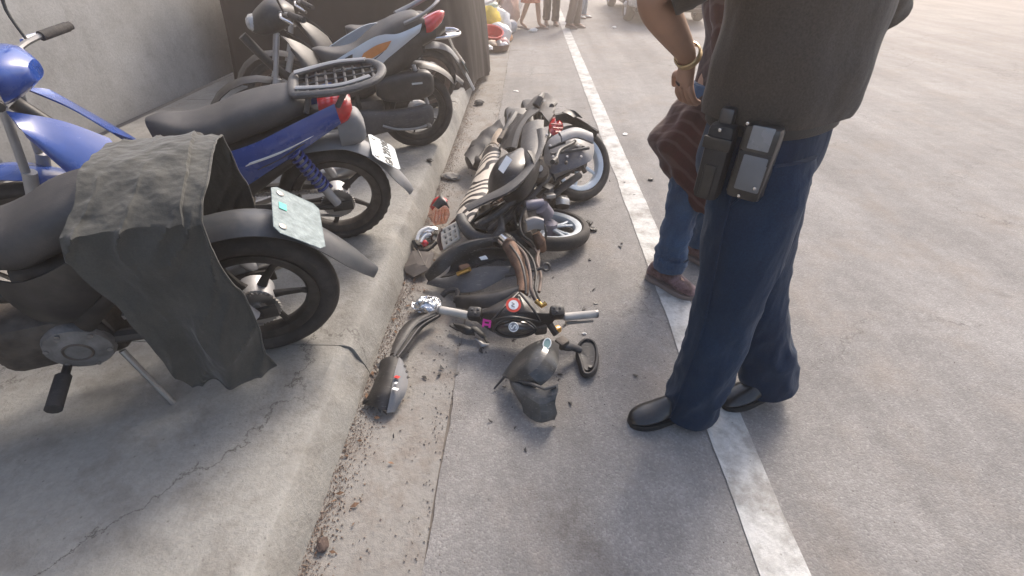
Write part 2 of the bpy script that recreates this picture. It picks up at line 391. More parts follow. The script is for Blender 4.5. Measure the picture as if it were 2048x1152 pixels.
def blob_shell(mb, outline, bulge, thick=0.006, rings=5, sm=4, crumple=0.0, seed=0):
    """domed panel inside a closed outline"""
    o = crom(outline, sm, True); c = sum(o, V((0, 0, 0))) / len(o); bv = V(bulge); g = []
    for i in range(rings + 1):
        s = 1 - i / rings * 0.98
        row = []
        for p in o:
            q = c.lerp(p, s) + bv * (1 - s * s)
            if crumple: q += noise.noise_vector(q * 12 + V((seed, 0, seed))) * crumple
            row.append(q)
        row.append(row[0].copy()); g.append(row)
    return mb.grid(g, thick)
def superring(cx, z0, z1, hw, ex=2.6, n=20, yoff=0.0):
    zc = (z0 + z1) / 2; hz = (z1 - z0) / 2; r = []
    for k in range(n):
        a = 2 * math.pi * k / n; c, s = math.cos(a), math.sin(a)
        r.append(V((cx, yoff + hw * math.copysign(abs(c) ** (2 / ex), c), zc + hz * math.copysign(abs(s) ** (2 / ex), s))))
    return r
def loft_x(secs, ex=2.6, n=20, sub=4):
    """secs: (x, z0, z1, halfwidth[, yoff]) smoothed along x"""
    pts = [V((s[0], s[1], s[2])) for s in secs]; w = [V((s[3], s[4] if len(s) > 4 else 0, 0)) for s in secs]
    P = crom(pts, sub); W = crom(w, sub)
    return [superring(p.x, p.y, p.z, max(q.x, 0.002), ex, n, q.y) for p, q in zip(P, W)]

def tag(o, label, cat, group=None):
    o['label'] = label; o['category'] = cat
    if group: o['group'] = group
    return o
def thing(name, label, cat, loc=(0, 0, 0), rz=0.0, group=None):
    o = bpy.data.objects.new(name, None); COL.objects.link(o); o.location = loc; o.rotation_euler = (0, 0, rz); o.empty_display_size = 0.1
    return tag(o, label, cat, group)
def struct(o): o['kind'] = 'structure'; return o
def stuff(o): o['kind'] = 'stuff'; return o

# ================================================================== the setting
def flat(name, x0, x1, y0, y1, z, m, parent=None, nx=1, ny=1, wob=0.0, seed=0):
    g = []
    mb = MB()
    for i in range(ny + 1):
        y = y0 + (y1 - y0) * i / ny
        for j in range(nx + 1):
            x = x0 + (x1 - x0) * j / nx
            if wob and j in (0, nx): x += noise.noise(V((y * 3.1, seed + j, 0))) * wob + noise.noise(V((y * 17, seed + j, 3))) * wob * 0.5
            g.append(V((x, y, z)))
    fs = []
    for i in range(ny):
        for j in range(nx):
            a = i * (nx + 1) + j; fs.append((a, a + 1, a + nx + 2, a + nx + 1))
    mb.add(g, fs); return mb.build(name, m, parent, smooth=False)

struct(flat('ground', -150, 150, -150, 150, -0.06, SOIL))
struct(flat('road', -0.277, 15.0, -8, 140, 0.0, ASPHALT, nx=1, ny=2960, wob=0.014))
gut_parent = struct(flat('gutter', -0.72, -0.283, -8, 140, -0.004, GUT, nx=2, ny=740, wob=0.009, seed=5))
flat('joint_fill', -0.33, -0.23, -8, 140, -0.006, mat('joint_dirt', (0.125, 0.108, 0.092), 0.95, var=0.3), gut_parent)
struct(flat('road_marking', 0.712, 0.862, -1.0, 60, 0.004, LINE, nx=2, ny=2400, wob=0.007, seed=9))

# sidewalk cast in bays, kerb face and walkway in one piece
walk = struct(flat('sidewalk', -3.8, -0.80, -8, 140, -0.02, SOIL))
def slab(y0, y1, seed):
    prof = [(-0.642, -0.05), (-0.650, 0.0), (-0.662, 0.05), (-0.678, 0.10), (-0.690, 0.135), (-0.702, 0.152), (-0.722, 0.160), (-0.75, 0.162), (-0.80, 0.161)]
    prof += [(-0.80 - 0.12 * k, 0.160) for k in range(1, 24)]
    n = max(8, int((y1 - y0) / 0.04)) if y0 < 6 else 24
    rings = []
    for i in range(n + 1):
        y = y0 + (y1 - y0) * i / n
        ring = []
        for k, (x, z) in enumerate(prof):
            e = 1.0 if 2 <= k <= 7 else 0.25
            q = V((x * 3, y * 4, seed)); d = noise.noise(q) * 0.010 + noise.noise(q * 5) * 0.006
            chip = max(0, noise.noise(V((y * 6, seed, 5))) - 0.25) * 0.06 if 3 <= k <= 6 else 0
            ring.append(V((x + (d - chip) * e * (1 if k < 8 else 0), y, z + d * e * 0.5 - chip * 0.6 * e)))
        ring += [V((-3.56, y, -0.05))]
        rings.append(ring)
    return MB().rings(rings).build('slab', WALK, walk, ang=28)
ys = [-3.0, -0.3, 1.36, 3.05, 4.9, 6.9, 9.0, 12, 16, 24, 40]
for i in range(len(ys) - 1): slab(ys[i] + 0.002, ys[i + 1] - 0.002, i * 3.7)

# plastered wall behind the parked motorcycles, with a steel roller shutter
wall = thing('shop_wall', 'pale plastered wall behind the parked motorcycles', 'wall', (-3.62, 3, 0.16))
w = MB()
for y0, y1, z0, z1 in ((-4.0, 0.4, 0, 3.2), (0.4, 3.0, 2.4, 3.2), (3.0, 9.0, 0, 3.2)):
    w.box((-0.1, (y0 + y1) / 2 - 3, (z0 + z1) / 2), (0.2, y1 - y0, z1 - z0), bev=0.008)
w.build('wall', WALLM, wall)
shut = MB(); shut.box((-0.14, -1.3, 1.2), (0.02, 2.6, 2.4)); sh = shut.build('shutter', GREYM, wall)
for k in range(26):
    s_ = MB(); s_.tube([(-0.118, -2.59, 0.045 + k * 0.09), (-0.118, -0.01, 0.045 + k * 0.09)], 0.04, 8, flat=0.55, up=(1, 0, 0)); s_.build('shutter_slat', GREYM, sh)

# ================================================================== wheels
def wheel(parent, name, c, n, Ro, tw, Rr, tyre_m, rim_m, spokes=5, style='cast', hub_m=None, knob=0.0, off=None, a0=0.0, hub_r=0.05):
    """tyre is the part; rim and hub are its sub-parts"""
    M = axis_m(c, n); prof = []
    N = 16; h = Ro - Rr
    for k in range(N):
        a = 2 * math.pi * k / N
        rr = Rr + h * 0.5 + math.cos(a) * h * 0.52; ww = math.sin(a) * tw / 2 * (1.0 if math.cos(a) > -0.6 else 0.85)
        prof.append((rr, ww))
    seg = 72; rings = []
    for s in range(seg):
        th = 2 * math.pi * s / seg; ring = []
        for k, (r_, w_) in enumerate(prof):
            a = 2 * math.pi * k / N; d = 0
            if knob and math.cos(a) > 0.2:
                if s % 2 == (1 if math.sin(a) > 0 else 0): d = knob
                if abs(math.sin(a)) < 0.25 and math.cos(a) > 0: d = knob * 0.4 * (s % 2)
            ring.append(M @ V(((r_ - d) * math.cos(th), (r_ - d) * math.sin(th), w_)))
        rings.append(ring)
    ty = MB().rings(rings, closed=True, caps=False).build(name, tyre_m, parent, loc=off, ang=35)
    rm = MB(); e = tw * 0.36
    rm.lathe([(Rr + 0.008, -e), (Rr + 0.010, -e * 0.85), (Rr - 0.012, -e * 0.7), (Rr - 0.022, -e * 0.2), (Rr - 0.022, e * 0.2), (Rr - 0.012, e * 0.7), (Rr + 0.010, e * 0.85), (Rr + 0.008, e), (Rr - 0.004, e * 1.02), (Rr - 0.026, e * 0.75), (Rr - 0.034, e * 0.2), (Rr - 0.034, -e * 0.2), (Rr - 0.026, -e * 0.75), (Rr - 0.004, -e * 1.02)], M, 56, closed=True)
    for s in range(spokes):
        th = a0 + 2 * math.pi * s / spokes
        if style == 'cast':
            pts = [M @ V((r_ * math.cos(th + tw_), r_ * math.sin(th + tw_), z_)) for r_, tw_, z_ in ((hub_r * 0.6, 0, 0.006), (Rr * 0.45, 0.05, 0.004), (Rr * 0.75, 0.0, 0.0), (Rr - 0.02, -0.04, 0))]
            rm.tube(pts, [0.020, 0.015, 0.012, 0.016], 8, flat=0.75, up=M.to_3x3() @ V((0, 0, 1)))
        elif style == 'pair':
            for s2 in (-1, 1):
                pts = [M @ V((r_ * math.cos(th + s2 * tw_), r_ * math.sin(th + s2 * tw_), 0.004)) for r_, tw_ in ((hub_r * 0.6, 0.1), (Rr * 0.6, 0.12), (Rr - 0.02, 0.19))]
                rm.tube(pts, [0.013, 0.010, 0.012], 8, flat=0.8, up=M.to_3x3() @ V((0, 0, 1)))
        else:
            rm.tube([M @ V((0.02 * math.cos(th), 0.02 * math.sin(th), 0)), M @ V(((Rr - 0.02) * math.cos(th), (Rr - 0.02) * math.sin(th), 0))], 0.006, 6)
    rm.build('rim', rim_m, ty, loc=off)
    hb = MB(); hw = tw * 0.62
    hb.lathe([(0.012, -hw), (hub_r * 0.55, -hw), (hub_r, -hw * 0.75), (hub_r, hw * 0.7), (hub_r * 0.6, hw * 0.95), (0.016, hw), (0.014, hw * 1.15), (0.004, hw * 1.15)], M, 24)
    hb.build('hub', hub_m or ALU, ty, loc=off)
    return ty
def spring(mb, a, b, r, wire, turns, n=12):
    a = V(a); b = V(b); t = (b - a); M = axis_m(a, t); L = t.length
    pts = [M @ V((r * math.cos(2 * math.pi * k / n), r * math.sin(2 * math.pi * k / n), L * k / (turns * n))) for k in range(turns * n + 1)]
    mb.tube(pts, wire, 6)
def text_mesh(txt, size, m, parent, M, name='lettering', ext=0.0012):
    cu = bpy.data.curves.new(name, 'FONT'); cu.body = txt; cu.size = size; cu.align_x = 'CENTER'; cu.align_y = 'CENTER'; cu.extrude = ext; cu.offset = size * 0.018; cu.resolution_u = 3
    o = bpy.data.objects.new(name, cu); COL.objects.link(o)
    dg = bpy.context.evaluated_depsgraph_get(); me = bpy.data.meshes.new_from_object(o.evaluated_get(dg))
    bpy.data.objects.remove(o); me.transform(M)
    me.materials.clear(); me.materials.append(m)
    q = bpy.data.objects.new(name, me); COL.objects.link(q); q.parent = parent
    return q
def number_plate(parent, c, right, up, txt, sub=None, sticker=False, w=0.20, h=0.125, size=0.058, marks=False):
    F = frame(right, up); M = Matrix.Translation(V(c)) @ F.to_4x4()
    ol = [(-w / 2, -h / 2 + 0.02), (-w / 2 + 0.02, -h / 2), (w / 2 - 0.02, -h / 2), (w / 2, -h / 2 + 0.02), (w / 2, h / 2 - 0.02), (w / 2 - 0.02, h / 2), (-w / 2 + 0.02, h / 2), (-w / 2, h / 2 - 0.02)]
    mb = MB().rings([[M @ V((x * s, y * s, z)) for x, y in ol] for s, z in ((0.97, -0.002), (1, 0), (1, 0.002), (0.985, 0.003), (0.97, 0.002))])
    pl = mb.build('number_plate', mat('worn_plate', (0.27, 0.31, 0.31), 0.8, spec=0.15, dust=0.7, dust_col=(0.14, 0.17, 0.17), scale=45, var=0.2, bump=0.4, bscale=70) if marks else PLATE, parent, ang=25)
    if txt: text_mesh(txt, size, INK, pl, M @ Matrix.Translation((0, -h * 0.10, 0.0035)))
    if sub: text_mesh(sub, size * 0.34, INK, pl, M @ Matrix.Translation((0, h * 0.33, 0.0035)))
    for sx in (-1, 1):
        b = MB(); b.lathe([(0.012, 0.0035), (0.012, 0.006), (0.008, 0.0075), (0.002, 0.008)], M @ Matrix.Translation((sx * w * 0.36, h * 0.33, 0)), 12); b.build('bolt', STEEL, pl)
    if sticker:
        q = MB(); q.box(M @ V((0.02, h * 0.3, 0.0045)), (0.035, 0.025, 0.001), F); q.build('sticker', mat('green_sticker', (0.05, 0.42, 0.33), 0.5), pl)
    return pl

# ================================================================== parked motorcycles (x forward, y left, origin at rear tyre contact)
def motorcycle(o, body, style='moped', rim=None, knob=0.0, rack=False, spokes=5, fender='long', wstyle='cast', seatm=None, tail_up=0.0, tail_dx=0.0, front_dx=0.0, tail=True, panels=True, fpath=None, Ro=0.272, fm_=None, signals=True):
    def tx(x): return x + tail_dx * min(1, max(0, (0.55 - x) / 0.75))
    SIG = signals
    def TV(l): return [(tx(q[0]),) + tuple(q[1:]) for q in l]
    FX = front_dx
    rim = rim or BLACK; seatm = seatm or SEATM
    wheel(o, 'rear_wheel', (0, 0, Ro), (0, 1, 0), Ro, 0.10 if style == 'scooter' else 0.092, 0.205, RUB, rim, spokes, wstyle, knob=knob, a0=0.4, hub_r=0.062)
    wheel(o, 'front_wheel', (1.25 + FX, 0, Ro - 0.004), (0, 1, 0), Ro, 0.08, 0.212, RUB, rim, spokes, wstyle, knob=knob, hub_r=0.05)
    T = tail_up
    # seat
    seat = [(-0.26, 0.755 + T, 0.80 + T, 0.06), (-0.20, 0.735 + T, 0.835 + T, 0.10), (-0.02, 0.70 + T * .8, 0.825 + T * .8, 0.125), (0.16, 0.67 + T * .4, 0.80 + T * .4, 0.135), (0.32, 0.645, 0.765, 0.13), (0.48, 0.64, 0.75, 0.105), (0.60, 0.65, 0.765, 0.07), (0.65, 0.67, 0.76, 0.03)]
    MB().rings(loft_x(TV(seat), 3.2)).build('seat', seatm, o)
    # tail and side panels, left and right
    for s in (1, -1) if panels else ():
        A = [(-0.36, 0.105 * s, 0.80 + T), (-0.15, 0.150 * s, 0.745 + T), (0.10, 0.168 * s, 0.69 + T * .5), (0.34, 0.160 * s, 0.655), (0.52, 0.12 * s, 0.655)]
        B = [(-0.37, 0.085 * s, 0.70 + T), (-0.18, 0.125 * s, 0.615 + T), (0.06, 0.145 * s, 0.545 + T * .5), (0.30, 0.145 * s, 0.47), (0.50, 0.11 * s, 0.46)]
        MB().grid(ribbon(TV(A), TV(B), (0, 0.018 * s, 0)), 0.006).build('side_panel', body, o)
        C = [(-0.17, 0.127 * s, 0.612 + T), (0.06, 0.147 * s, 0.542 + T * .5), (0.30, 0.147 * s, 0.467)]
        D = [(-0.14, 0.10 * s, 0.55 + T), (0.08, 0.11 * s, 0.47), (0.30, 0.11 * s, 0.38)]
        MB().grid(ribbon(TV(C), TV(D), (0, 0.010 * s, 0)), 0.006).build('lower_panel', BLACK, o)
    MB().rings(loft_x(TV([(-0.33, 0.66 + T, 0.75 + T, 0.07), (-0.1, 0.56 + T, 0.72 + T, 0.10), (0.25, 0.44, 0.66, 0.11), (0.5, 0.42, 0.64, 0.09)]))).build('tail_tray', BLACK, o)
    # lamp cluster at the tail
    if tail: tl = MB().rings(loft_x(TV([(-0.43, 0.735 + T, 0.775 + T, 0.045), (-0.40, 0.69 + T, 0.80 + T, 0.085), (-0.33, 0.67 + T, 0.80 + T, 0.10), (-0.29, 0.68 + T, 0.79 + T, 0.09)]), 3)).build('tail_light', RED, o)
    for s in (1, -1) if tail and SIG else ():
        k = MB(); k.tube([(-0.30 + tail_dx, 0.08 * s, 0.655 + T), (-0.33 + tail_dx, 0.15 * s, 0.645 + T)], 0.012, 8)
        k.rings([superring(x + tail_dx, 0.615 + T + d, 0.675 + T - d, h, 2.4, 14, 0.175 * s) for x, d, h in ((-0.385, 0.024, 0.008), (-0.37, 0.008, 0.034), (-0.34, 0.0, 0.04), (-0.315, 0.012, 0.03), (-0.30, 0.026, 0.006))])
        k.build('turn_signal', ORANGE if style != 'moped' else CLEAR, o)
    # rear mudguard
    arc = []
    r0 = Ro + 0.055
    for k in range(15):
        a = R(62 + k * 9.2)
        arc.append(V((r0 * math.cos(a) - 0.01, 0, Ro + r0 * math.sin(a))))
    if fpath: arc = arc[:2] + [V((x, 0, z)) for x, z in fpath]
    elif fender == 'long': arc = arc[:9] + [V((-0.29, 0, 0.52)), V((-0.37, 0, 0.42)), V((-0.435, 0, 0.345))]
    else: arc = arc[:10] + [V((-0.30, 0, 0.50)), V((-0.36, 0, 0.45))]
    A = [p + V((0, 0.075 - 0.02 * (i > len(arc) - 3), -0.012)) for i, p in enumerate(arc)]; B = [V((p.x, -p.y, p.z)) for p in A]
    bul = ribbon(A, B, (0, 0, 0), n=3, m=9)
    L = len(bul)
    for i, row in enumerate(bul):
        t = (row[0] - bul[min(i + 1, L - 1)][0]) if i < L - 1 else (bul[i - 1][0] - row[0])
        nn = V((-t.z, 0, t.x)).normalized(); nn = nn if nn.dot(row[0] - V((0, 0, Ro))) > 0 else -nn
        for j in range(9):
            row[j] += nn * (0.030 * (1 - (j / 4 - 1) ** 2))
        if i > L - 4:
            f = 1 - 0.35 * (i - (L - 4)) / 3
            for j in range(9): row[j].y *= f
    MB().grid(bul, 0.005).build('rear_mudguard', fm_ or (GREYM if fender == 'long' else BLACK), o)
    # engine, frame, swingarm
    fr = MB()
    fr.tube(crom([(1.03, 0, 0.86), (0.86, 0, 0.62), (0.62, 0, 0.50), (0.40, 0, 0.52), (0.10 + tail_dx * .6, 0, 0.66), (-0.28 + tail_dx * 1.15, 0, 0.70)], 4), 0.028, 10)
    fr.tube([(0.44, 0.09, 0.52), (0.42, 0.09, 0.30)], 0.018); fr.tube([(0.44, -0.09, 0.52), (0.42, -0.09, 0.30)], 0.018)
    fr.tube([(0.56, -0.26, 0.27), (0.56, 0.26, 0.27)], 0.012, 8)
    fr.build('frame', BLACK, o)
    for s in (1, -1):
        k = MB(); k.tube([(0.56, 0.17 * s, 0.275), (0.56, 0.29 * s, 0.275)], 0.022, 10); k.build('foot_peg', RUB, o)
    if style == 'moped':
        sw = MB()
        for s in (1, -1):
            sw.tube([(0.44, 0.085 * s, 0.32), (0.2, 0.095 * s, 0.30), (-0.02, 0.095 * s, Ro)], [0.024, 0.02, 0.018], 8)
            sw.box((-0.02, 0.097 * s, Ro), (0.10, 0.012, 0.055), bev=0.004)
        sw.build('swingarm', BLACK, o)
        ch = MB(); ch.tube([(0.36, 0.072, 0.385), (0.0, 0.072, Ro + 0.078)], 0.010, 6, flat=0.6); ch.tube([(0.36, 0.072, 0.275), (0.0, 0.072, Ro - 0.078)], 0.010, 6, flat=0.6)
        for q in range(26):
            t = q / 25; ch.box((0.36 * (1 - t), 0.072, 0.385 + (Ro + 0.078 - 0.385) * t), (0.008, 0.014, 0.018))
        ch.build('chain', STEEL, o)
        sp = MB(); M = axis_m((0, 0.072, Ro), (0, 1, 0)); prof = []
        ring = []
        for q in range(72):
            rr = 0.083 if q % 2 else 0.076
            ring.append((rr * math.cos(2 * math.pi * q / 72), rr * math.sin(2 * math.pi * q / 72)))
        sp.rings([[M @ V((x * .5, y * .5, -0.003)) for x, y in ring], [M @ V((x, y, -0.003)) for x, y in ring], [M @ V((x, y, 0.003)) for x, y in ring], [M @ V((x * .5, y * .5, 0.003)) for x, y in ring]], closed=True, caps=False)
        sp.build('sprocket', STEEL, o)
        en = MB(); en.box((0.56, 0, 0.34), (0.34, 0.20, 0.20), bev=0.04); en.build('engine', DIRTM, o)
        for s in (1, -1):
            k = MB(); k.lathe([(0.005, 0.03), (0.05, 0.028), (0.085, 0.018), (0.092, 0), (0.09, -0.02)], axis_m((0.50, 0.105 * s, 0.33), (0, s, 0)), 28); ec = k.build('engine_cover', mat('dirty_aluminium', (0.22, 0.215, 0.21), 0.55, 0.5, dust=0.5, dust_col=(0.12, 0.10, 0.085), scale=22, var=0.3, bump=0.25), o)
            for q in range(6):
                a = q * math.pi / 3 + 0.3; bo = MB(); bo.lathe([(0.007, 0), (0.007, 0.008), (0.001, 0.009)], axis_m((0.50 + 0.076 * math.cos(a), 0.122 * s, 0.33 + 0.076 * math.sin(a)), (0, s, 0)), 8); bo.build('cover_bolt', STEEL, ec)
            rb = MB(); rb.lathe([(0.030, 0.026), (0.036, 0.034), (0.042, 0.026)], axis_m((0.50, 0.105 * s, 0.33), (0, s, 0)), 24, closed=True); rb.build('cover_rib', DIRTM, ec)
        cy = MB()
        for q in range(7): cy.box((0.70 + q * 0.022, 0, 0.37), (0.008, 0.17, 0.16), bev=0.02)
        cy.box((0.77, 0, 0.37), (0.18, 0.11, 0.11), bev=0.02); cy.build('cylinder_fins', DIRTM, o)
        for s in (1, -1):
            sh_ = MB(); sh_.tube([(0.0, 0.125 * s, 0.31), (0.13, 0.125 * s, 0.62)], 0.013, 8); sh_.tube([(0.0, 0.125 * s, 0.31), (0.06, 0.125 * s, 0.45)], 0.022, 10)
            q = sh_.build('shock_absorber', ALU, o)
            c_ = MB(); spring(c_, (0.035, 0.125 * s, 0.40), (0.125, 0.125 * s, 0.61), 0.030, 0.0065, 9); c_.build('spring', mat('blue_spring', (0.03, 0.05, 0.22), 0.35, coat=0.4) if body is BLUE else BLACK, q)
    else:
        cv = MB(); cv.rings(loft_x([(-0.09, Ro - 0.05, Ro + 0.06, 0.02, 0.125), (-0.05, Ro - 0.085, Ro + 0.085, 0.035, 0.128), (0.06, Ro - 0.085, Ro + 0.075, 0.04, 0.13), (0.25, Ro - 0.075, Ro + 0.075, 0.042, 0.13), (0.42, Ro - 0.095, Ro + 0.095, 0.042, 0.125), (0.52, Ro - 0.07, Ro + 0.07, 0.03, 0.12)], 3.4)); cv.build('belt_case', MATTE, o)
        ab = MB(); ab.rings(loft_x([(-0.11, 0.46, 0.56, 0.035, 0.11), (-0.06, 0.42, 0.60, 0.055, 0.115), (0.12, 0.41, 0.60, 0.06, 0.12), (0.24, 0.42, 0.58, 0.05, 0.115), (0.30, 0.46, 0.55, 0.03, 0.11)], 4)); a_ = ab.build('air_box', BLACK, o)
        k = MB(); k.box((0.02, 0.18, 0.535), (0.075, 0.004, 0.012)); k.build('badge', PLATE, a_)
        br = MB(); br.lathe([(0.01, 0.05), (0.05, 0.05), (0.085, 0.03), (0.088, -0.03), (0.07, -0.04)], axis_m((0, 0.06, Ro), (0, 1, 0)), 28); br.build('gear_case', ALU, o)
        en = MB(); en.box((0.40, 0, 0.33), (0.30, 0.2, 0.2), bev=0.04); en.box((0.58, 0, 0.32), (0.18, 0.16, 0.15), bev=0.03); en.build('engine', DIRTM, o)
        sh_ = MB(); sh_.tube([(-0.06, 0.11, 0.36), (0.02, 0.12, 0.64)], 0.014, 8); q = sh_.build('shock_absorber', ALU, o)
        c_ = MB(); spring(c_, (-0.04, 0.113, 0.42), (0.018, 0.12, 0.62), 0.028, 0.006, 8); c_.build('spring', BLACK, q)
        ks = MB(); ks.tube(crom([(0.30, 0.185, 0.27), (0.2, 0.195, 0.235), (0.06, 0.20, 0.225), (-0.03, 0.205, 0.245)], 4), 0.009, 8); ks.box((-0.03, 0.225, 0.248), (0.03, 0.05, 0.018), bev=0.006); ks.build('kick_lever', STEEL, o)
    # exhaust on the right
    ex = MB(); ex.tube(crom([(0.78, -0.05, 0.30), (0.70, -0.09, 0.20), (0.45, -0.13, 0.19), (0.2, -0.155, 0.24)], 4), 0.017, 8)
    ex.tube([(0.24, -0.155, 0.235), (0.18, -0.16, 0.25), (-0.22, -0.17, 0.35), (-0.25, -0.17, 0.357)], [0.03, 0.048, 0.052, 0.03], 16); ex.build('exhaust', STEEL if style == 'moped' else BLACK, o)
    # stand
    st = MB(); st.tube([(0.42, 0.10, 0.26), (0.35, 0.20, 0.015)], 0.010, 8); st.tube([(0.35, 0.19, 0.013), (0.30, 0.235, 0.010)], 0.012, 6)
    st.build('side_stand', STEEL, o)
    # front end
    n0 = len(COL.objects)
    for s in (1, -1):
        fk = MB(); fk.tube([(1.25, 0.075 * s, Ro), (1.10, 0.075 * s, 0.62)], 0.024, 12); fk.tube([(1.13, 0.075 * s, 0.56), (1.03, 0.075 * s, 0.88)], 0.015, 10); fk.build('fork', ALU, o)
        lg = MB().grid(ribbon([(0.80, 0.02 * s, 0.70), (0.90, 0.05 * s, 0.80), (1.02, 0.09 * s, 0.87)], [(0.70, 0.20 * s, 0.36), (0.84, 0.235 * s, 0.52), (0.98, 0.16 * s, 0.80)], (-0.02, 0.03 * s, 0)), 0.006).build('leg_shield', body if s else BLACK, o)
    arc = [V((1.25 + 0.325 * math.cos(R(a)), 0, Ro + 0.325 * math.sin(R(a)))) for a in range(20, 175, 15)]
    g = []
    for p in arc:
        nn = (p - V((1.25, 0, Ro))).normalized(); g.append([p + V((0, y, 0)) + nn * (0.02 - abs(y) * 0.35) for y in (-0.065, -0.04, 0, 0.04, 0.065)])
    MB().grid(g, 0.005).build('front_mudguard', body, o)
    hc = MB(); hc.rings(loft_x([(0.90, 0.94, 1.0, 0.05), (0.96, 0.90, 1.04, 0.13), (1.04, 0.87, 1.04, 0.14), (1.12, 0.86, 0.99, 0.11), (1.17, 0.88, 0.94, 0.06)])); hcb = hc.build('handlebar_cover', body, o)
    hl = MB(); hl.rings([superring(x, 0.875 + d, 0.975 - d, h) for x, d, h in ((1.125, 0, 0.09), (1.165, 0.006, 0.08), (1.185, 0.025, 0.05), (1.19, 0.045, 0.01))]); hl.build('headlight', CLEAR, hcb)
    for s in (1, -1):
        hb = MB(); hb.tube(crom([(1.0, 0.08 * s, 0.985), (0.97, 0.18 * s, 1.0), (0.93, 0.26 * s, 1.005)], 4), 0.011, 8); q = hb.build('handlebar', STEEL, o)
        gp = MB(); gp.tube([(0.935, 0.245 * s, 1.004), (0.88, 0.355 * s, 1.0)], 0.018, 12); gp.tube([(0.879, 0.356 * s, 1.0), (0.872, 0.37 * s, 1.0)], 0.016, 10); gp.build('grip', RUB, q)
        lv = MB(); lv.tube(crom([(0.985, 0.21 * s, 1.0), (0.985, 0.27 * s, 0.995), (0.945, 0.345 * s, 0.985), (0.925, 0.385 * s, 0.98)], 4), [0.009] * 9 + [0.006] * 3 + [0.010], 8); lv.build('brake_lever', CHROME, q)
        mr = MB(); mr.tube(crom([(0.965, 0.20 * s, 1.01), (0.985, 0.235 * s, 1.10), (0.97, 0.27 * s, 1.17)], 4), 0.006, 8)
        mr.rings([[V((0.965 + dx, 0.30 * s + 0.075 * f * math.cos(a) , 1.21 + 0.045 * f * math.sin(a))) for a in [2 * math.pi * k / 18 for k in range(18)]] for dx, f in ((-0.012, 0.9), (-0.008, 1), (0.01, 0.9), (0.022, 0.4))]); mr.build('mirror', BLACK, q)
    if FX:
        for q in list(COL.objects)[n0:]:
            if q.parent is o: q.location.x += FX
    if rack:
        rk = MB(); loop = crom([(0.06, 0.075, 0.845), (0.02, 0.11, 0.85), (-0.14, 0.135, 0.865), (-0.27, 0.10, 0.882), (-0.315, 0, 0.888), (-0.27, -0.10, 0.882), (-0.14, -0.135, 0.865), (0.02, -0.11, 0.85), (0.06, -0.075, 0.845)], 5, True)
        rk.tube(loop, 0.021, 10, closed=True, flat=0.7)
        for s in (1, -1): rk.tube([(0.0, 0.10 * s, 0.85), (0.03, 0.10 * s, 0.77)], 0.012, 8); rk.tube([(-0.16, 0.09 * s, 0.865), (-0.10, 0.09 * s, 0.78)], 0.012, 8)
        q = rk.build('rear_rack', MATTE, o)
        for k in range(9):
            x = 0.045 - 0.04 * k; w_ = 0.125 * math.sqrt(max(0.1, 1 - ((x + 0.12) / 0.21) ** 2)); z = 0.848 + 0.10 * max(0, -x) 
            b = MB(); b.tube([(x, w_, z), (x, -w_, z)], 0.0065, 6, flat=0.6); b.build('rack_bar', BLACK, q)
        for y in (-0.06, 0.0, 0.06):
            b = MB(); b.tube([(0.05, y, 0.842), (-0.30 + abs(y) * 0.3, y, 0.880)], 0.006, 6); b.build('rack_bar', BLACK, q)
        for s2 in (1, -1):
            b = MB(); b.grid(ribbon([(0.05, 0.085 * s2, 0.866), (-0.12, 0.125 * s2, 0.882), (-0.26, 0.095 * s2, 0.898)], [(0.05, 0.055 * s2, 0.866), (-0.12, 0.098 * s2, 0.882), (-0.25, 0.07 * s2, 0.898)], (0, 0, 0.003)), 0.008); b.build('rack_edge', mat('pale_worn_grey', (0.20, 0.205, 0.215), 0.5, dust=0.2), q)
    return o

GB = 'motorcycles parked on the sidewalk'
def lean(o, deg): o.rotation_euler = (R(-deg), 0, o.rotation_euler[2])
# blue one
mc = thing('parked_motorcycle', 'blue motorcycle with a black rear rack and a white number plate on the sidewalk', 'motorcycle', (-0.985, 2.235, 0.16), R(200), GB); lean(mc, 10)
HUG = [(-0.03, 0.585), (-0.10, 0.575), (-0.18, 0.53), (-0.25, 0.455), (-0.30, 0.375), (-0.345, 0.30), (-0.365, 0.25)]
motorcycle(mc, BLUE, 'moped', rim=mat('brown_black_rim', (0.035, 0.028, 0.024), 0.5, dust=0.3), knob=0.006, rack=True, fpath=HUG, spokes=5, tail_dx=0.27, signals=False)
number_plate(mc, (-0.268, 0.0, 0.488), (0, -1, 0), (0.78, 0, 0.62), 'GA 29196', None, w=0.235, h=0.155, size=0.056)
for s in (1, -1):
    for (x0, x1, za, zb, mm) in ((0.02, 0.30, 0.028, 0.012, WHITE), (0.06, 0.26, 0.0, -0.012, BLACK)):
        A = [(x0, 0.176 * s, 0.675 + za), ((x0 + x1) / 2, 0.184 * s, 0.625 + za), (x1, 0.180 * s, 0.585 + za)]; B = [(x0 + .03, 0.176 * s, 0.675 + zb), ((x0 + x1) / 2 + .02, 0.184 * s, 0.625 + zb), (x1 + .02, 0.180 * s, 0.585 + zb)]
        MB().grid(ribbon(A, B, (0, 0.002 * s, 0)), 0.003).build('stripe_decal', mm, mc)
m_ = MB(); m_.rings(loft_x([(-0.20, 0.60, 0.66, 0.05), (-0.17, 0.57, 0.72, 0.07), (-0.08, 0.56, 0.72, 0.08)], 3)); m_.build('lamp_housing', GREYM, mc)
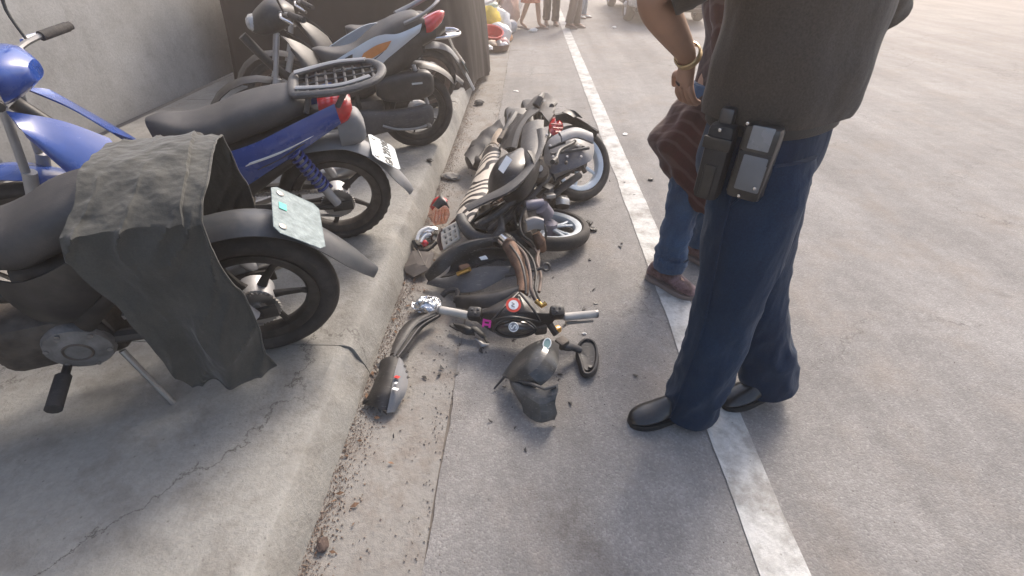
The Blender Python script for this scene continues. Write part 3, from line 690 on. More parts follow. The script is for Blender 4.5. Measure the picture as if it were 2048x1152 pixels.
# scooter with pale panels
ms = thing('parked_scooter', 'black scooter with pale grey panels, orange decal and pointed red tail light', 'motorcycle', (-0.84, 3.66, 0.16), R(205), GB); lean(ms, 5)
motorcycle(ms, BLACK, 'scooter', rim=BLACK, fender='short', spokes=5, wstyle='thin', tail_up=0.11, tail_dx=0.16, front_dx=-0.2, panels=False, tail=False, Ro=0.28)
m_ = MB(); m_.rings(loft_x([(-0.255, 0.905, 0.935, 0.012), (-0.22, 0.86, 0.94, 0.05), (-0.15, 0.815, 0.915, 0.085), (-0.10, 0.80, 0.89, 0.085)], 2.4)); m_.build('tail_light', RED, ms)
for s in (1, -1):
    A = [(-0.06, 0.130 * s, 0.895), (0.10, 0.15 * s, 0.85), (0.20, 0.155 * s, 0.85), (0.28, 0.160 * s, 0.835), (0.42, 0.165 * s, 0.775), (0.56, 0.15 * s, 0.705)]
    B = [(-0.04, 0.125 * s, 0.84), (0.08, 0.15 * s, 0.775), (0.18, 0.155 * s, 0.715), (0.28, 0.160 * s, 0.66), (0.42, 0.160 * s, 0.665), (0.56, 0.145 * s, 0.655)]
    pn = MB().grid(ribbon(A, B, (0, 0.012 * s, 0)), 0.006).build('side_panel', PEARL, ms)
    A = [(0.16, 0.171 * s, 0.815), (0.26, 0.176 * s, 0.795), (0.35, 0.179 * s, 0.755)]; B = [(0.20, 0.170 * s, 0.765), (0.30, 0.174 * s, 0.72), (0.39, 0.177 * s, 0.70)]
    MB().grid(ribbon(A, B, (0, 0.003 * s, 0)), 0.003).build('orange_decal', ORNG, pn)
    A = [(0.22, 0.172 * s, 0.755), (0.32, 0.176 * s, 0.70), (0.40, 0.176 * s, 0.685)]; B = [(0.235, 0.170 * s, 0.74), (0.33, 0.174 * s, 0.685), (0.41, 0.174 * s, 0.672)]
    MB().grid(ribbon(A, B, (0, 0.003 * s, 0)), 0.003).build('dark_decal', BLACK, pn)
    A = [(0.42, 0.178 * s, 0.755), (0.47, 0.175 * s, 0.735)]; B = [(0.43, 0.176 * s, 0.70), (0.48, 0.173 * s, 0.695)]
    MB().grid(ribbon(A, B, (0, 0.002 * s, 0)), 0.003).build('dark_decal', BLACK, pn)
    A = [(-0.05, 0.125 * s, 0.835), (0.08, 0.15 * s, 0.77), (0.18, 0.155 * s, 0.71), (0.28, 0.160 * s, 0.655), (0.42, 0.160 * s, 0.66), (0.56, 0.145 * s, 0.65)]
    B = [(-0.06, 0.09 * s, 0.70), (0.08, 0.11 * s, 0.62), (0.18, 0.12 * s, 0.58), (0.28, 0.12 * s, 0.53), (0.42, 0.12 * s, 0.48), (0.56, 0.11 * s, 0.44)]
    MB().grid(ribbon(A, B, (0, 0.015 * s, 0)), 0.006).build('lower_panel', BLACK, ms)
    gr = MB(); gr.grid(ribbon([(0.06, 0.13 * s, 0.90), (-0.05, 0.135 * s, 0.94), (-0.15, 0.11 * s, 0.985), (-0.22, 0.05 * s, 1.01)], [(0.05, 0.10 * s, 0.90), (-0.06, 0.10 * s, 0.94), (-0.15, 0.075 * s, 0.985), (-0.20, 0.02 * s, 1.01)], (0, 0, 0.008)), 0.018); gr.build('grab_rail', GREYM, ms)
# the one behind it
ma = thing('parked_motorcycle', 'dark motorcycle with a chrome tail bracket parked right against the tarpaulin', 'motorcycle', (-0.94, 4.66, 0.16), R(203), GB); lean(ma, 9)
motorcycle(ma, BLACK, 'moped', rim=mat('brown_rim', (0.10, 0.06, 0.045), 0.5, dust=0.3), knob=0.004, tail_dx=0.2, tail=False, fpath=[(-0.03, 0.585), (-0.12, 0.575), (-0.20, 0.54), (-0.27, 0.46), (-0.33, 0.36), (-0.39, 0.25), (-0.44, 0.15)])
number_plate(ma, (-0.345, 0.0, 0.39), (0, -1, 0), (0.5, 0, 0.87), '', None, w=0.20, h=0.13, marks=True)
gr = MB(); gr.tube(crom([(-0.02, 0.10, 0.66), (-0.16, 0.11, 0.665), (-0.28, 0.08, 0.67), (-0.32, 0, 0.665), (-0.28, -0.08, 0.67), (-0.16, -0.11, 0.665), (-0.02, -0.10, 0.66)], 5), 0.014, 10); gr.box((-0.24, 0, 0.665), (0.10, 0.14, 0.012), bev=0.004); gr.tube([(-0.20, 0.06, 0.66), (-0.24, 0.07, 0.56), (-0.34, 0.07, 0.42)], 0.012, 8); gr.build('grab_rail', CHROME, ma)
# nearest one, under a canvas cover
md = thing('parked_motorcycle', 'nearest parked motorcycle with a canvas over its tail, black mudguard and green-stickered plate', 'motorcycle', (-1.0, 1.37, 0.16), R(203), GB); lean(md, 10)
motorcycle(md, BLACK, 'moped', rim=BLACK, fender='long', spokes=6, tail_dx=0.42, tail=False, Ro=0.29, fm_=mat('blue_black_mudguard', (0.045, 0.050, 0.058), 0.4, dust=0.2), fpath=[(-0.03, 0.63), (-0.12, 0.615), (-0.20, 0.575), (-0.27, 0.51), (-0.34, 0.42), (-0.39, 0.345), (-0.42, 0.30)])
number_plate(md, (-0.225, 0.02, 0.615), (0, -1, 0), (0.74, 0, 0.67), '', None, sticker=True, w=0.25, h=0.17, marks=True)

def bike_cover(o, x0, m, seed, name='canvas_cover', x1=0.46):
    """cloth hanging over the bike from just behind the seat forward"""
    g = []
    n = 90; k = 110
    for i in range(n + 1):
        x = x0 + (x1 - x0) * i / n
        top = 0.87 if x < 0.55 else (0.87 + (x - 0.55) / 0.4 * 0.23 if x < 0.95 else 1.10 - max(0, x - 1.1) * 0.75)
        if x < 0.0: top = 0.86 + x * 0.1
        halfw = 0.20 + 0.20 * math.exp(-((x - 0.92) / 0.16) ** 2) + (0.03 if x < 0.4 else 0)
        row = []
        for j in range(k + 1):
            t = -1 + 2 * j / k; a = abs(t)
            y = halfw * min(1, a / 0.42) ** 0.9; hem = 0.22 + 0.06 * noise.noise(V((x * 3, t, seed)))
            z = top - 0.06 * min(1, a / 0.42) ** 2 if a < 0.42 else None
            if z is None:
                q = (a - 0.42) / 0.58; z = (top - 0.06) + (hem - top + 0.06) * q
                y += 0.07 * q + 0.028 * math.sin(x * 24 + 3 * noise.noise(V((x * 4, seed, t)))) * q
            p = V((x + 0.06 * noise.noise(V((z * 3, seed, t))) + (0.5 - i / n) * 0.10 * max(0, 0.6 - z), y * (1 if t > 0 else -1), z)); p += noise.noise_vector(p * 7 + V((seed, 0, 0))) * 0.014 + noise.noise_vector(V((p.x * 26, p.y * 26, p.z * 9))) * 0.005
            rid = 1 - abs(noise.noise(V((x * 9 + p.z * 5, p.z * 3 - x * 2, seed + 4)))) * 2; p.y += math.copysign(0.016, t) * max(0, rid) ** 4
            row.append(p)
        g.append(row)
    c = MB().grid(g, 0.0015).build(name, m, None)
    hm = MB()
    for row in ([r[0] for r in g], [r[-1] for r in g], g[0]): hm.tube(row, 0.0035, 5)
    hm.build('hem', m, c)
    c.location = o.location; c.rotation_euler = o.rotation_euler
    return c
cv = bike_cover(md, -0.05, CANVAS, 3, x1=0.24)
tag(cv, 'crumpled grey canvas hung over the tail of the nearest parked motorcycle', 'cover')

# ================================================================== dark tarpaulin over a parked tricycle
per = [(-0.72, 5.40), (-0.51, 6.42), (-0.60, 7.3), (-1.2, 7.6), (-2.4, 7.6), (-3.35, 7.4), (-3.4, 6.4), (-3.3, 5.55), (-2.4, 5.42), (-1.5, 5.36)]
pp = crom([V((x, y, 0)) for x, y in per], 22, True); cc = V((-1.9, 6.5, 0))
rings = []
for i in range(22):
    t = i / 21; z = 0.10 + 1.62 * t
    ring = []
    for k, p in enumerate(pp):
        f = 1 - 0.10 * t - (0.28 * max(0, t - 0.86) / 0.14)
        fold = (0.05 * noise.noise(V((k * 0.13, z * 0.7, 2))) + 0.025 * noise.noise(V((k * 0.4 + z * 0.6, z * 0.8, 7)))) * (1.25 - t)
        dv = (p - cc); q = cc + dv * f + dv.normalized() * fold
        zz = z + (0.09 * noise.noise(V((k * 0.06, 1, 4))) if i == 0 else 0) - 0.03 * noise.noise(V((k * 0.1, 0, 0)))
        ring.append(V((q.x, q.y, zz)))
    rings.append(ring)
tp = MB().rings(rings).build('tarpaulin', TARP, ang=70)
tag(tp, 'dark grey tarpaulin draped to the ground over a bulky load on the sidewalk', 'tarpaulin')

# ================================================================== the wrecked scooter on its side
WL = V((0.12, 3.2, 0.0))
wk = thing('wrecked_scooter', 'smashed black scooter lying on its side in the lane with pale blue wheels', 'motorcycle', WL)
def P(x, y, z): return at(x, y, z)
def wb(mb, name, m, parent=wk, **k): return mb.build(name, m, parent, loc=WL, **k)
# rear wheel, twisted towards the camera
rc = at(1153, 327, 0.235)
wheel(wk, 'rear_wheel', rc, (0.40, -0.72, 0.55), 0.262, 0.105, 0.188, RUB, RIMB, 5, 'cast', hub_m=DIRTM, off=WL, a0=0.3, hub_r=0.06)
# front wheel, lying flat
fc = at(1096, 456, 0.085)
wheel(wk, 'front_wheel', fc, (0.06, 0.10, 1), 0.255, 0.085, 0.192, RUB, RIMB, 5, 'pair', hub_m=PURP, off=WL, a0=0.5, hub_r=0.055)
# belt case with air box over the rear wheel
o_ = [P(1088, 318, .42), P(1094, 284, .47), P(1118, 266, .50), P(1150, 260, .50), P(1178, 268, .47), P(1188, 290, .44), P(1184, 318, .42), P(1160, 332, .41), P(1128, 342, .40), P(1102, 346, .39)]
m_ = MB(); blob_shell(m_, o_, (0.02, -0.035, 0.05), 0.09, 6)
bc = wb(m_, 'belt_case', mat('grey_blue_casing', (0.075, 0.08, 0.095), 0.42, 0.2, dust=0.35, scratch=0.4))
m_ = MB(); m_.grid(ribbon([P(1118, 272, .54), P(1150, 262, .55), P(1180, 272, .52)], [P(1122, 286, .53), P(1152, 277, .54), P(1184, 288, .50)], (0, -0.01, 0.02)), 0.02); wb(m_, 'air_box_lid', mat('scuffed_grey_lid', (.16, .165, .18), .45, dust=.3, scratch=.4), bc)
for a, b in (((1098, 296, .50), (1130, 284, .52)), ((1102, 308, .49), (1178, 296, .50))):
    m_ = MB(); m_.tube([P(*a), P(*b)], 0.010, 8); wb(m_, 'casing_rib', MATTE, bc)
m_ = MB(); m_.tube(crom([P(1112, 318, .50), P(1120, 300, .52), P(1142, 288, .53), P(1150, 282, .53)], 4), [0.011] * 8 + [0.010] * 5, 8); m_.tube([P(1112, 318, .50), P(1105, 324, .51)], 0.015, 8); wb(m_, 'kick_lever', BLACK)
m_ = MB(); m_.tube(crom([P(1148, 300, .46), P(1158, 318, .42), P(1170, 345, .34)], 4), 0.014, 8); wb(m_, 'brake_arm', DIRTM)
for (x, y, z, r) in ((1112, 325, .47, .016), (1166, 296, .49, .011), (1132, 326, .455, .011), (1098, 334, .44, .010)):
    m_ = MB(); m_.lathe([(r, 0), (r, .008), (r * .5, .012), (.001, .012)], axis_m(P(x, y, z), (0.1, -.6, .8)), 12); wb(m_, 'bolt', DIRTM)
# engine block: a mass of cast lumps
def lump(x, y, z, sx, sy, sz, name, m, rz=0.0, rx=0.0, bev=0.02, parent=wk):
    k = MB(); k.box(P(x, y, z), (sx, sy, sz), Matrix.Rotation(rz, 3, 'Z') @ Matrix.Rotation(rx, 3, 'X'), bev); return wb(k, name, m, parent)
en = lump(1062, 372, .16, .30, .34, .22, 'engine', DIRTM, 0.5, 0.3, 0.04)
for k in range(8):
    q = MB(); q.box(P(1028 + k * 6.0, 392 - k * 4.4, .24), (.16, .008, .13), Matrix.Rotation(0.55, 3, 'Z') @ Matrix.Rotation(0.3, 3, 'X'), .003); wb(q, 'cooling_fin', DIRTM, en)
lump(1092, 366, .22, .16, .12, .10, 'starter_motor', DIRTM, 0.2, 0.2)
lump(1040, 384, .20, .10, .16, .10, 'carburettor', DIRTM, -0.3, 0.5)
m_ = MB(); m_.lathe([(.02, .06), (.055, .058), (.062, .04), (.062, -.01), (.05, -.03)], axis_m(P(1075, 347, .40), (0.1, -.65, .75)), 24); cl = wb(m_, 'clutch_drum', DIRTM)
m_ = MB(); m_.lathe([(.002, .07), (.022, .07), (.024, .05)], axis_m(P(1075, 347, .40), (0.1, -.65, .75)), 14); wb(m_, 'clutch_nut', STEEL, cl)
m_ = MB(); m_.tube([P(1096, 398, .16), P(1128, 372, .22), P(1160, 350, .26)], [.022, .026, .022], 12); wb(m_, 'swingarm', MATTE)
m_ = MB(); m_.tube([P(1085, 384, .22), P(1122, 356, .30), P(1150, 336, .33)], .013, 10); wb(m_, 'torque_rod', DIRTM)
m_ = MB(); m_.tube([P(1060, 366, .34), P(1092, 338, .40)], .012, 8); spring(m_, P(1062, 364, .34), P(1090, 340, .40), .030, .0065, 8); wb(m_, 'shock_absorber', DIRTM)
m_ = MB(); m_.tube(crom([P(1098, 404, .05), P(1060, 412, .06), P(1020, 420, .10), P(990, 428, .16)], 4), .018, 10); wb(m_, 'exhaust_pipe', RUST)
# frame tubes
m_ = MB(); m_.tube(crom([P(1083, 205, .50), P(1072, 270, .42), P(1052, 345, .33), P(1020, 400, .26), P(985, 430, .22), P(950, 452, .20)], 6), .020, 10)
m_.tube(crom([P(1106, 214, .44), P(1096, 290, .33), P(1066, 356, .25), P(1034, 408, .19), P(992, 446, .16), P(972, 470, .15)], 6), .018, 10)
wb(m_, 'frame', BLACK)
for pts, r_ in (([(975, 462, .18), (1020, 424, .25), (1062, 378, .34), (1088, 330, .42)], .014), ([(1000, 452, .20), (1048, 408, .28), (1088, 366, .35), (1112, 330, .40)], .016), ([(985, 440, .26), (1030, 402, .34), (1062, 364, .42), (1080, 320, .50)], .012), ([(1018, 446, .16), (1062, 414, .22), (1104, 378, .28)], .018), ([(960, 448, .24), (1000, 424, .30), (1034, 392, .37)], .016)):
    m_ = MB(); m_.tube(crom([P(*q) for q in pts], 5), r_, 8); wb(m_, 'frame_tube', MATTE if r_ > .013 else DIRTM)
# left footboard edge, the long curved rail
m_ = MB(); m_.grid(ribbon([P(1088, 262, .56), P(1086, 300, .54), P(1062, 345, .50), P(1022, 384, .46), P(978, 404, .40), P(938, 424, .34)], [P(1074, 262, .53), P(1072, 300, .50), P(1048, 342, .46), P(1014, 372, .42), P(972, 394, .36), P(930, 414, .30)], (0, -.012, .014)), .010); wb(m_, 'footboard_rail', MATTE)
m_ = MB(); m_.grid(ribbon([P(1040, 382, .30), P(1000, 408, .27), P(960, 432, .24), P(936, 452, .2)], [P(1064, 396, .12), P(1022, 428, .10), P(984, 448, .09), P(950, 466, .08)], (0, -.02, .02), crumple=.02), .008); wb(m_, 'footboard', BLACKD)
# side cover: big rounded black panel
o_ = [P(976, 365, .36), P(984, 338, .42), P(1000, 316, .47), P(1022, 304, .50), P(1046, 296, .52), P(1050, 325, .50), P(1040, 352, .46), P(1020, 378, .40), P(998, 396, .34), P(980, 388, .33)]
m_ = MB(); blob_shell(m_, o_, (-.03, -.05, .05), .012, 7); sc = wb(m_, 'side_cover', GLOSS)
Msk = axis_m(P(1010, 329, .535), (-.25, -.6, .75), up=(.45, .6, .6))
m_ = MB(); m_.rings([[Msk @ V((x, y, z)) for x, y in ((-.05, -.018), (.038, -.024), (.05, .018), (-.038, .022))] for z in (0, .002)]); wb(m_, 'sticker', WHITE, sc, smooth=False)
# upper tail cowl
m_ = MB(); m_.grid(ribbon([P(1046, 252, .50), P(1042, 280, .49), P(1042, 308, .50), P(1050, 340, .47)], [P(1088, 240, .54), P(1086, 272, .54), P(1082, 302, .53), P(1068, 338, .50)], (-.005, -.012, .022), n=4, m=5), .008); wb(m_, 'tail_cowl', mat('grey_black_cowl', (0.030, 0.029, 0.030), 0.5, dust=0.25, scratch=0.4))
m_ = MB(); m_.grid(ribbon([P(1010, 300, .40), P(1020, 268, .42), P(1040, 240, .45), P(1062, 214, .48)], [P(1034, 298, .46), P(1042, 266, .48), P(1056, 240, .50), P(1080, 222, .52)], (-.005, -.006, .012), n=3, m=4), .008); wb(m_, 'tail_cowl', BLACKD, ang=15)
# under-seat bucket and tail bracket
m_ = MB(); m_.grid(ribbon([P(1052, 222, .44), P(1064, 206, .48), P(1080, 192, .52)], [P(1100, 246, .47), P(1108, 226, .50), P(1112, 208, .52)], (0, -.02, .03), crumple=.012), .02); wb(m_, 'tail_bracket', mat('dull_brown_grey', (0.11, 0.10, 0.09), 0.6, dust=0.4))
m_ = MB(); m_.tube([P(1072, 212, .53), P(1080, 198, .57), P(1086, 188, .58)], [.03, .026, .012], 8); wb(m_, 'grab_rail', BLACK)
m_ = MB(); m_.tube([P(1098, 222, .50), P(1104, 212, .53), P(1112, 206, .53)], [.02, .02, .012], 8); wb(m_, 'grab_rail', BLACK)
lump(1094, 208, .52, .10, .07, .05, 'rack_block', GREYM, 0.4, 0.3)
# tail light
o_ = [P(1098, 252, .46), P(1104, 236, .48), P(1118, 238, .48), P(1128, 256, .45), P(1118, 270, .43), P(1102, 268, .44)]
m_ = MB(); blob_shell(m_, o_, (.02, -.03, .04), .03, 5); tl = wb(m_, 'tail_light', RED)
for k in range(3):
    m_ = MB(); m_.tube([P(1102 + k * 4, 248 + k * 8, .50), P(1124 + k, 250 + k * 7, .485)], .007, 6); wb(m_, 'lens_rib', mat_lens('pale_red_lens', (.8, .25, .22)), tl)
# rear mudguard with plate holder
m_ = MB(); m_.grid(ribbon([P(1106, 234, .52), P(1130, 230, .52), P(1160, 244, .50), P(1196, 268, .46)], [P(1112, 246, .48), P(1136, 246, .47), P(1166, 258, .45), P(1192, 276, .43)], (0, -.01, .035)), .006); rg = wb(m_, 'rear_mudguard', BLACKD)
m_ = MB(); m_.grid(ribbon([P(1124, 226, .55), P(1134, 220, .56), P(1148, 222, .56)], [P(1146, 236, .53), P(1156, 234, .53), P(1166, 236, .53)], (0, 0, .006)), .006); wb(m_, 'plate_holder', BLACK, rg)
# seat base with printed cover, running down the left
m_ = MB(); m_.grid(ribbon([P(971, 290, .25), P(959, 328, .24), P(941, 372, .22), P(923, 404, .19), P(913, 426, .17)], [P(1002, 300, .32), P(992, 336, .30), P(976, 382, .27), P(956, 420, .24), P(940, 444, .21)], (-.015, -.02, .022), m=9), .02); wb(m_, 'printed_trim', ZEBRA)
m_ = MB(); m_.grid(ribbon([P(984, 288, .28), P(988, 274, .30), P(998, 260, .32)], [P(996, 294, .30), P(1002, 280, .32), P(1010, 266, .34)], (0, 0, .012)), .012); wb(m_, 'trim_strip', mat('cream_trim', (.55, .44, .33), .5, dust=.3))
m_ = MB(); m_.grid(ribbon([P(932, 312, .10), P(946, 290, .14), P(968, 268, .18), P(1000, 246, .24)], [P(944, 334, .12), P(962, 308, .16), P(984, 284, .21), P(1008, 258, .26)], (-.01, -.01, .04), crumple=.012), .014); sb = wb(m_, 'seat', SEATM)
m_ = MB(); m_.grid(ribbon([P(932, 316, .06), P(938, 336, .06), P(956, 342, .08)], [P(946, 300, .16), P(960, 318, .17), P(972, 326, .17)], (-.01, -.02, .02)), .02); wb(m_, 'seat_hinge', BLACKD)
m_ = MB(); m_.tube([P(1008, 262, .40), P(1022, 246, .43), P(1032, 228, .44)], [.016, .03, .024], 8); wb(m_, 'lock_barrel', MATTE)
m_ = MB(); m_.tube([P(1000, 282, .36), P(1016, 258, .40), P(1024, 254, .42)], [.026, .03, .012], 10); wb(m_, 'filler_neck', DIRTM)
# black brace and grey tube at the front of the frame
m_ = MB(); m_.tube(crom([P(922, 436, .22), P(930, 454, .21), P(944, 470, .20), P(962, 478, .19), P(984, 480, .18)], 5), .034, 12); wb(m_, 'frame_tube', MATTE)
m_ = MB(); m_.grid(ribbon([P(994, 432, .26), P(996, 452, .25), P(984, 470, .22), P(978, 490, .18)], [P(1006, 430, .27), P(1010, 454, .26), P(1006, 472, .22), P(996, 486, .18)], (0, -.01, .02)), .012); wb(m_, 'mounting_plate', MATTE)
lump(990, 455, .16, .10, .12, .08, 'battery', BLACKD, .3, .2)
# brake caliper, axle and torn fork ends over the front wheel
lump(1062, 440, .22, .13, .12, .12, 'fork_bridge', DIRTM, .2, .4, .03)
lump(1054, 460, .20, .10, .10, .08, 'brake_caliper', DIRTM, -.4, .2, .025)
m_ = MB(); m_.tube([P(1082, 414, .30), P(1094, 430, .24)], [.045, .045], 16); m_.tube([P(1050, 412, .30), P(1086, 408, .30)], .032, 12); wb(m_, 'fork_leg', PURP)
m_ = MB(); m_.tube([P(1046, 420, .29), P(1052, 466, .22), P(1074, 492, .12)], [.022, .03, .02], 10); wb(m_, 'fork_leg', DIRTM)
m_ = MB(); m_.grid(ribbon([P(1052, 446, .28), P(1068, 440, .29), P(1084, 446, .28)], [P(1054, 460, .26), P(1070, 456, .27), P(1088, 458, .26)], (0, -.01, .03)), .014); wb(m_, 'clamp', mat('dull_clamp', (.26, .25, .25), .6, .3, dust=.4))
m_ = MB(); m_.tube([P(1072, 466, .22), P(1080, 482, .18), P(1084, 498, .10)], [.022, .03, .026], 10); wb(m_, 'axle_end', RUST)
for k, pts in enumerate(([(1052, 414, .33), (1040, 440, .28), (1044, 468, .24), (1062, 484, .20), (1072, 500, .14)], [(1088, 448, .25), (1092, 470, .2), (1086, 496, .12), (1078, 508, .08)], [(1036, 402, .3), (1030, 430, .26), (1034, 456, .22)])):
    m_ = MB(); m_.tube(crom([P(*q) for q in pts], 6), .007, 8); wb(m_, 'brake_hose', BLACK)
lump(1122, 405, .06, .11, .09, .07, 'indicator_relay', BLACKD, .3, .3, .02)
m_ = MB(); m_.grid(ribbon([P(1110, 398, .10), P(1122, 394, .12), P(1136, 400, .10)], [P(1112, 410, .10), P(1124, 408, .11), P(1138, 410, .08)], (0, 0, .02)), .006); wb(m_, 'indicator_lens', CLEAR)
# steering column, rusty, torn off towards the camera
m_ = MB(); m_.tube(crom([P(1012, 482, .24), P(1024, 500, .23), P(1038, 530, .20), P(1046, 560, .17), P(1044, 588, .15)], 5), [.036] * 10 + [.030] * 11, 14); st = wb(m_, 'steering_column', RUST)
m_ = MB(); m_.tube([P(1008, 478, .25), P(1018, 488, .25)], [.038, .040], 14); wb(m_, 'bearing_cup', CHROME, st)
for k, pts in enumerate(([(1028, 486, .25), (1050, 510, .24), (1060, 545, .22), (1062, 580, .20), (1070, 600, .16)], [(1034, 484, .22), (1062, 514, .2), (1072, 548, .18), (1070, 578, .17), (1080, 602, .14)], [(1078, 500, .14), (1074, 524, .16), (1082, 552, .14), (1078, 584, .14)], [(1020, 490, .27), (1040, 520, .26), (1050, 556, .23), (1052, 588, .2)], [(1044, 474, .2), (1068, 496, .16), (1078, 520, .13), (1070, 560, .12)])):
    m_ = MB(); m_.tube(crom([P(*q) for q in pts], 6), .006 if k % 2 else .008, 8); wb(m_, 'control_cable', BLACK if k % 2 else mat('brown_cable', (.12, .085, .07), .6))

for x, y, z, sx, sy, sz, rz, rx, nm, mm in ((1038, 404, .10, .26, .22, .16, .4, .2, 'crankcase', DIRTM), (1078, 352, .20, .26, .20, .20, .3, .4, 'gearbox', DIRTM), (1040, 262, .30, .22, .34, .20, .1, .35, 'luggage_box', BLACK), (1072, 226, .38, .22, .22, .14, .2, .3, 'tail_frame', BLACKD), (1000, 430, .10, .24, .16, .12, .5, .1, 'frame_spine', BLACKD), (1012, 452, .09, .20, .14, .12, .2, .3, 'radiator_shroud', BLACKD), (985, 470, .08, .26, .12, .10, .4, .2, 'floor_tray', BLACK), (1118, 330, .26, .16, .14, .14, .3, .3, 'final_drive', DIRTM)):
    lump(x, y, z, sx, sy, sz, nm, mm, rz, rx, .035)
for A, B, bu, mm, nm in (([(1000, 300, .30), (1012, 268, .34), (1036, 236, .40)], [(1020, 306, .40), (1034, 272, .44), (1056, 238, .48)], (-.02, -.01, .03), BLACK, 'inner_fairing'),
                     ([(1056, 300, .56), (1066, 332, .52), (1044, 372, .46), (1004, 400, .38)], [(1076, 318, .46), (1078, 348, .42), (1056, 392, .34), (1016, 418, .27)], (.01, -.02, .02), BLACKD, 'belly_panel'),
                     ([(1020, 214, .40), (1034, 232, .44), (1046, 246, .46)], [(1010, 232, .34), (1022, 250, .38), (1036, 262, .41)], (-.01, -.01, .02), BLACKD, 'broken_panel'),
                     ([(938, 296, .16), (930, 316, .10), (936, 338, .06)], [(958, 290, .20), (956, 316, .14), (962, 344, .08)], (-.02, -.02, .02), BLACKD, 'seat_pan'),
                     ([(1000, 470, .16), (1040, 462, .18), (1050, 486, .14)], [(990, 492, .10), (1030, 500, .10), (1058, 504, .08)], (0, -.02, .03), BLACKD, 'inner_mudguard')):
    m_ = MB(); m_.grid(ribbon([P(*q) for q in A], [P(*q) for q in B], bu, crumple=.008), .007); wb(m_, nm, mm)
for k in range(9):
    x0, y0 = 1094 + (k % 3) * 26, 270 + (k // 3) * 22
    m_ = MB(); m_.lathe([(.008, 0), (.008, .006), (.001, .007)], axis_m(P(x0 + k * 2, y0, .545 - (k // 3) * .03), (0.1, -.6, .8)), 10); wb(m_, 'screw', STEEL)
wr_ = random.Random(21)
for k in range(16):
    x0, y0 = wr_.uniform(985, 1085), wr_.uniform(340, 470); pts = []
    for q in range(5):
        pts.append(P(x0 + wr_.uniform(-14, 14) + q * wr_.uniform(-6, 7), y0 + q * wr_.uniform(4, 11), max(.05, .34 - q * .04 + wr_.uniform(-.04, .03) - (y0 - 340) * .0010)))
    m_ = MB(); m_.tube(crom(pts, 5), wr_.choice((.004, .005, .006)), 6); wb(m_, 'wire', (BLACK, BLACK, RUST, DIRTM, STEEL)[k % 5])
for k in range(22):
    x0, y0 = wr_.uniform(1000, 1100), wr_.uniform(330, 440)
    lump(x0, y0, max(.06, .36 - (y0 - 330) * .0014 + wr_.uniform(-.03, .05)), wr_.uniform(.02, .07), wr_.uniform(.02, .06), wr_.uniform(.01, .04), 'bracket', (DIRTM, BLACK, BLACKD, STEEL, DIRTM, RUST)[k % 6], wr_.uniform(0, 3), wr_.uniform(-.8, .8), .004)
for k in range(10):
    x0, y0 = wr_.uniform(960, 1010), wr_.uniform(425, 480)
    lump(x0, y0, wr_.uniform(.08, .22), wr_.uniform(.03, .09), wr_.uniform(.02, .05), wr_.uniform(.01, .03), 'bracket', (DIRTM, BLACK, BLACKD, MATTE, RUST)[k % 5], wr_.uniform(0, 3), wr_.uniform(-.8, .8), .004)
# ------------------------------------------------------------------ torn leg shield beside the steering column
def at_thing(name, label, cat, x, y, z=0.0):
    p = at(x, y, z); p.z = 0; return thing(name, label, cat, p), p
t, L0 = at_thing('torn_leg_shield', 'large cracked black plastic leg shield gaping open behind the handlebar', 'broken panel', 935, 550)
m_ = MB(); m_.grid(ribbon([P(856, 548, .10), P(874, 522, .16), P(900, 500, .21), P(940, 484, .25), P(1000, 476, .26)], [P(858, 562, .06), P(884, 546, .14), P(912, 520, .19), P(948, 500, .23), P(984, 490, .25)], (-.01, -.02, .03)), .006); m_.build('upper_half', BLACKD, t, loc=L0)
m_ = MB(); m_.grid(ribbon([P(862, 556, .05), P(900, 556, .06), P(940, 540, .11), P(980, 534, .13), P(1022, 534, .14)], [P(854, 568, .02), P(892, 578, .03), P(926, 586, .05), P(968, 578, .07), P(1016, 550, .11)], (0, -.006, .010), n=3, m=4), .006); m_.build('lower_half', mat('worn_grey_black', (.085, .086, .09), .5, dust=.4, dust_col=(.22, .20, .18), scratch=.5), t, loc=L0)
m_ = MB(); m_.grid(ribbon([P(880, 556, .05), P(920, 545, .07), P(960, 530, .09), P(1010, 520, .10)], [P(900, 520, .12), P(930, 505, .15), P(970, 498, .17), P(1012, 496, .17)], (.01, .02, -.03), crumple=.015), .006); m_.build('inner_wall', BLACKD, t, loc=L0)
m_ = MB(); m_.box(P(930, 538, .12), (.06, .05, .04), Matrix.Rotation(.5, 3, 'Z'), .012); m_.build('horn', RUST, t, loc=L0)
m_ = MB(); m_.tube([P(915, 548, .11), P(940, 538, .15)], .012, 8); m_.build('bracket', BRASS, t, loc=L0)
m_ = MB(); m_.grid(ribbon([P(958, 516, .2), P(970, 512, .2)], [P(962, 520, .19), P(976, 518, .19)], (0, 0, .004)), .004); m_.build('broken_tab', WHITE, t, loc=L0)
# loose lever on its cable
t, L0 = at_thing('loose_lever', 'thin black control lever with a ring end lying across the cables', 'lever', 1055, 542)
m_ = MB(); m_.tube([P(1010, 552, .15), P(1050, 544, .17), P(1086, 536, .19)], [.008, .010, .008], 8); m_.build('rod', BLACK, t, loc=L0)
m_ = MB(); M = axis_m(P(1092, 534, .19), (0.2, -.7, .7)); m_.tube([M @ V((.018 * math.cos(a), .018 * math.sin(a), 0)) for a in [2 * math.pi * k / 16 for k in range(16)]], .007, 8, closed=True); m_.build('ring', BLACK, t, loc=L0)

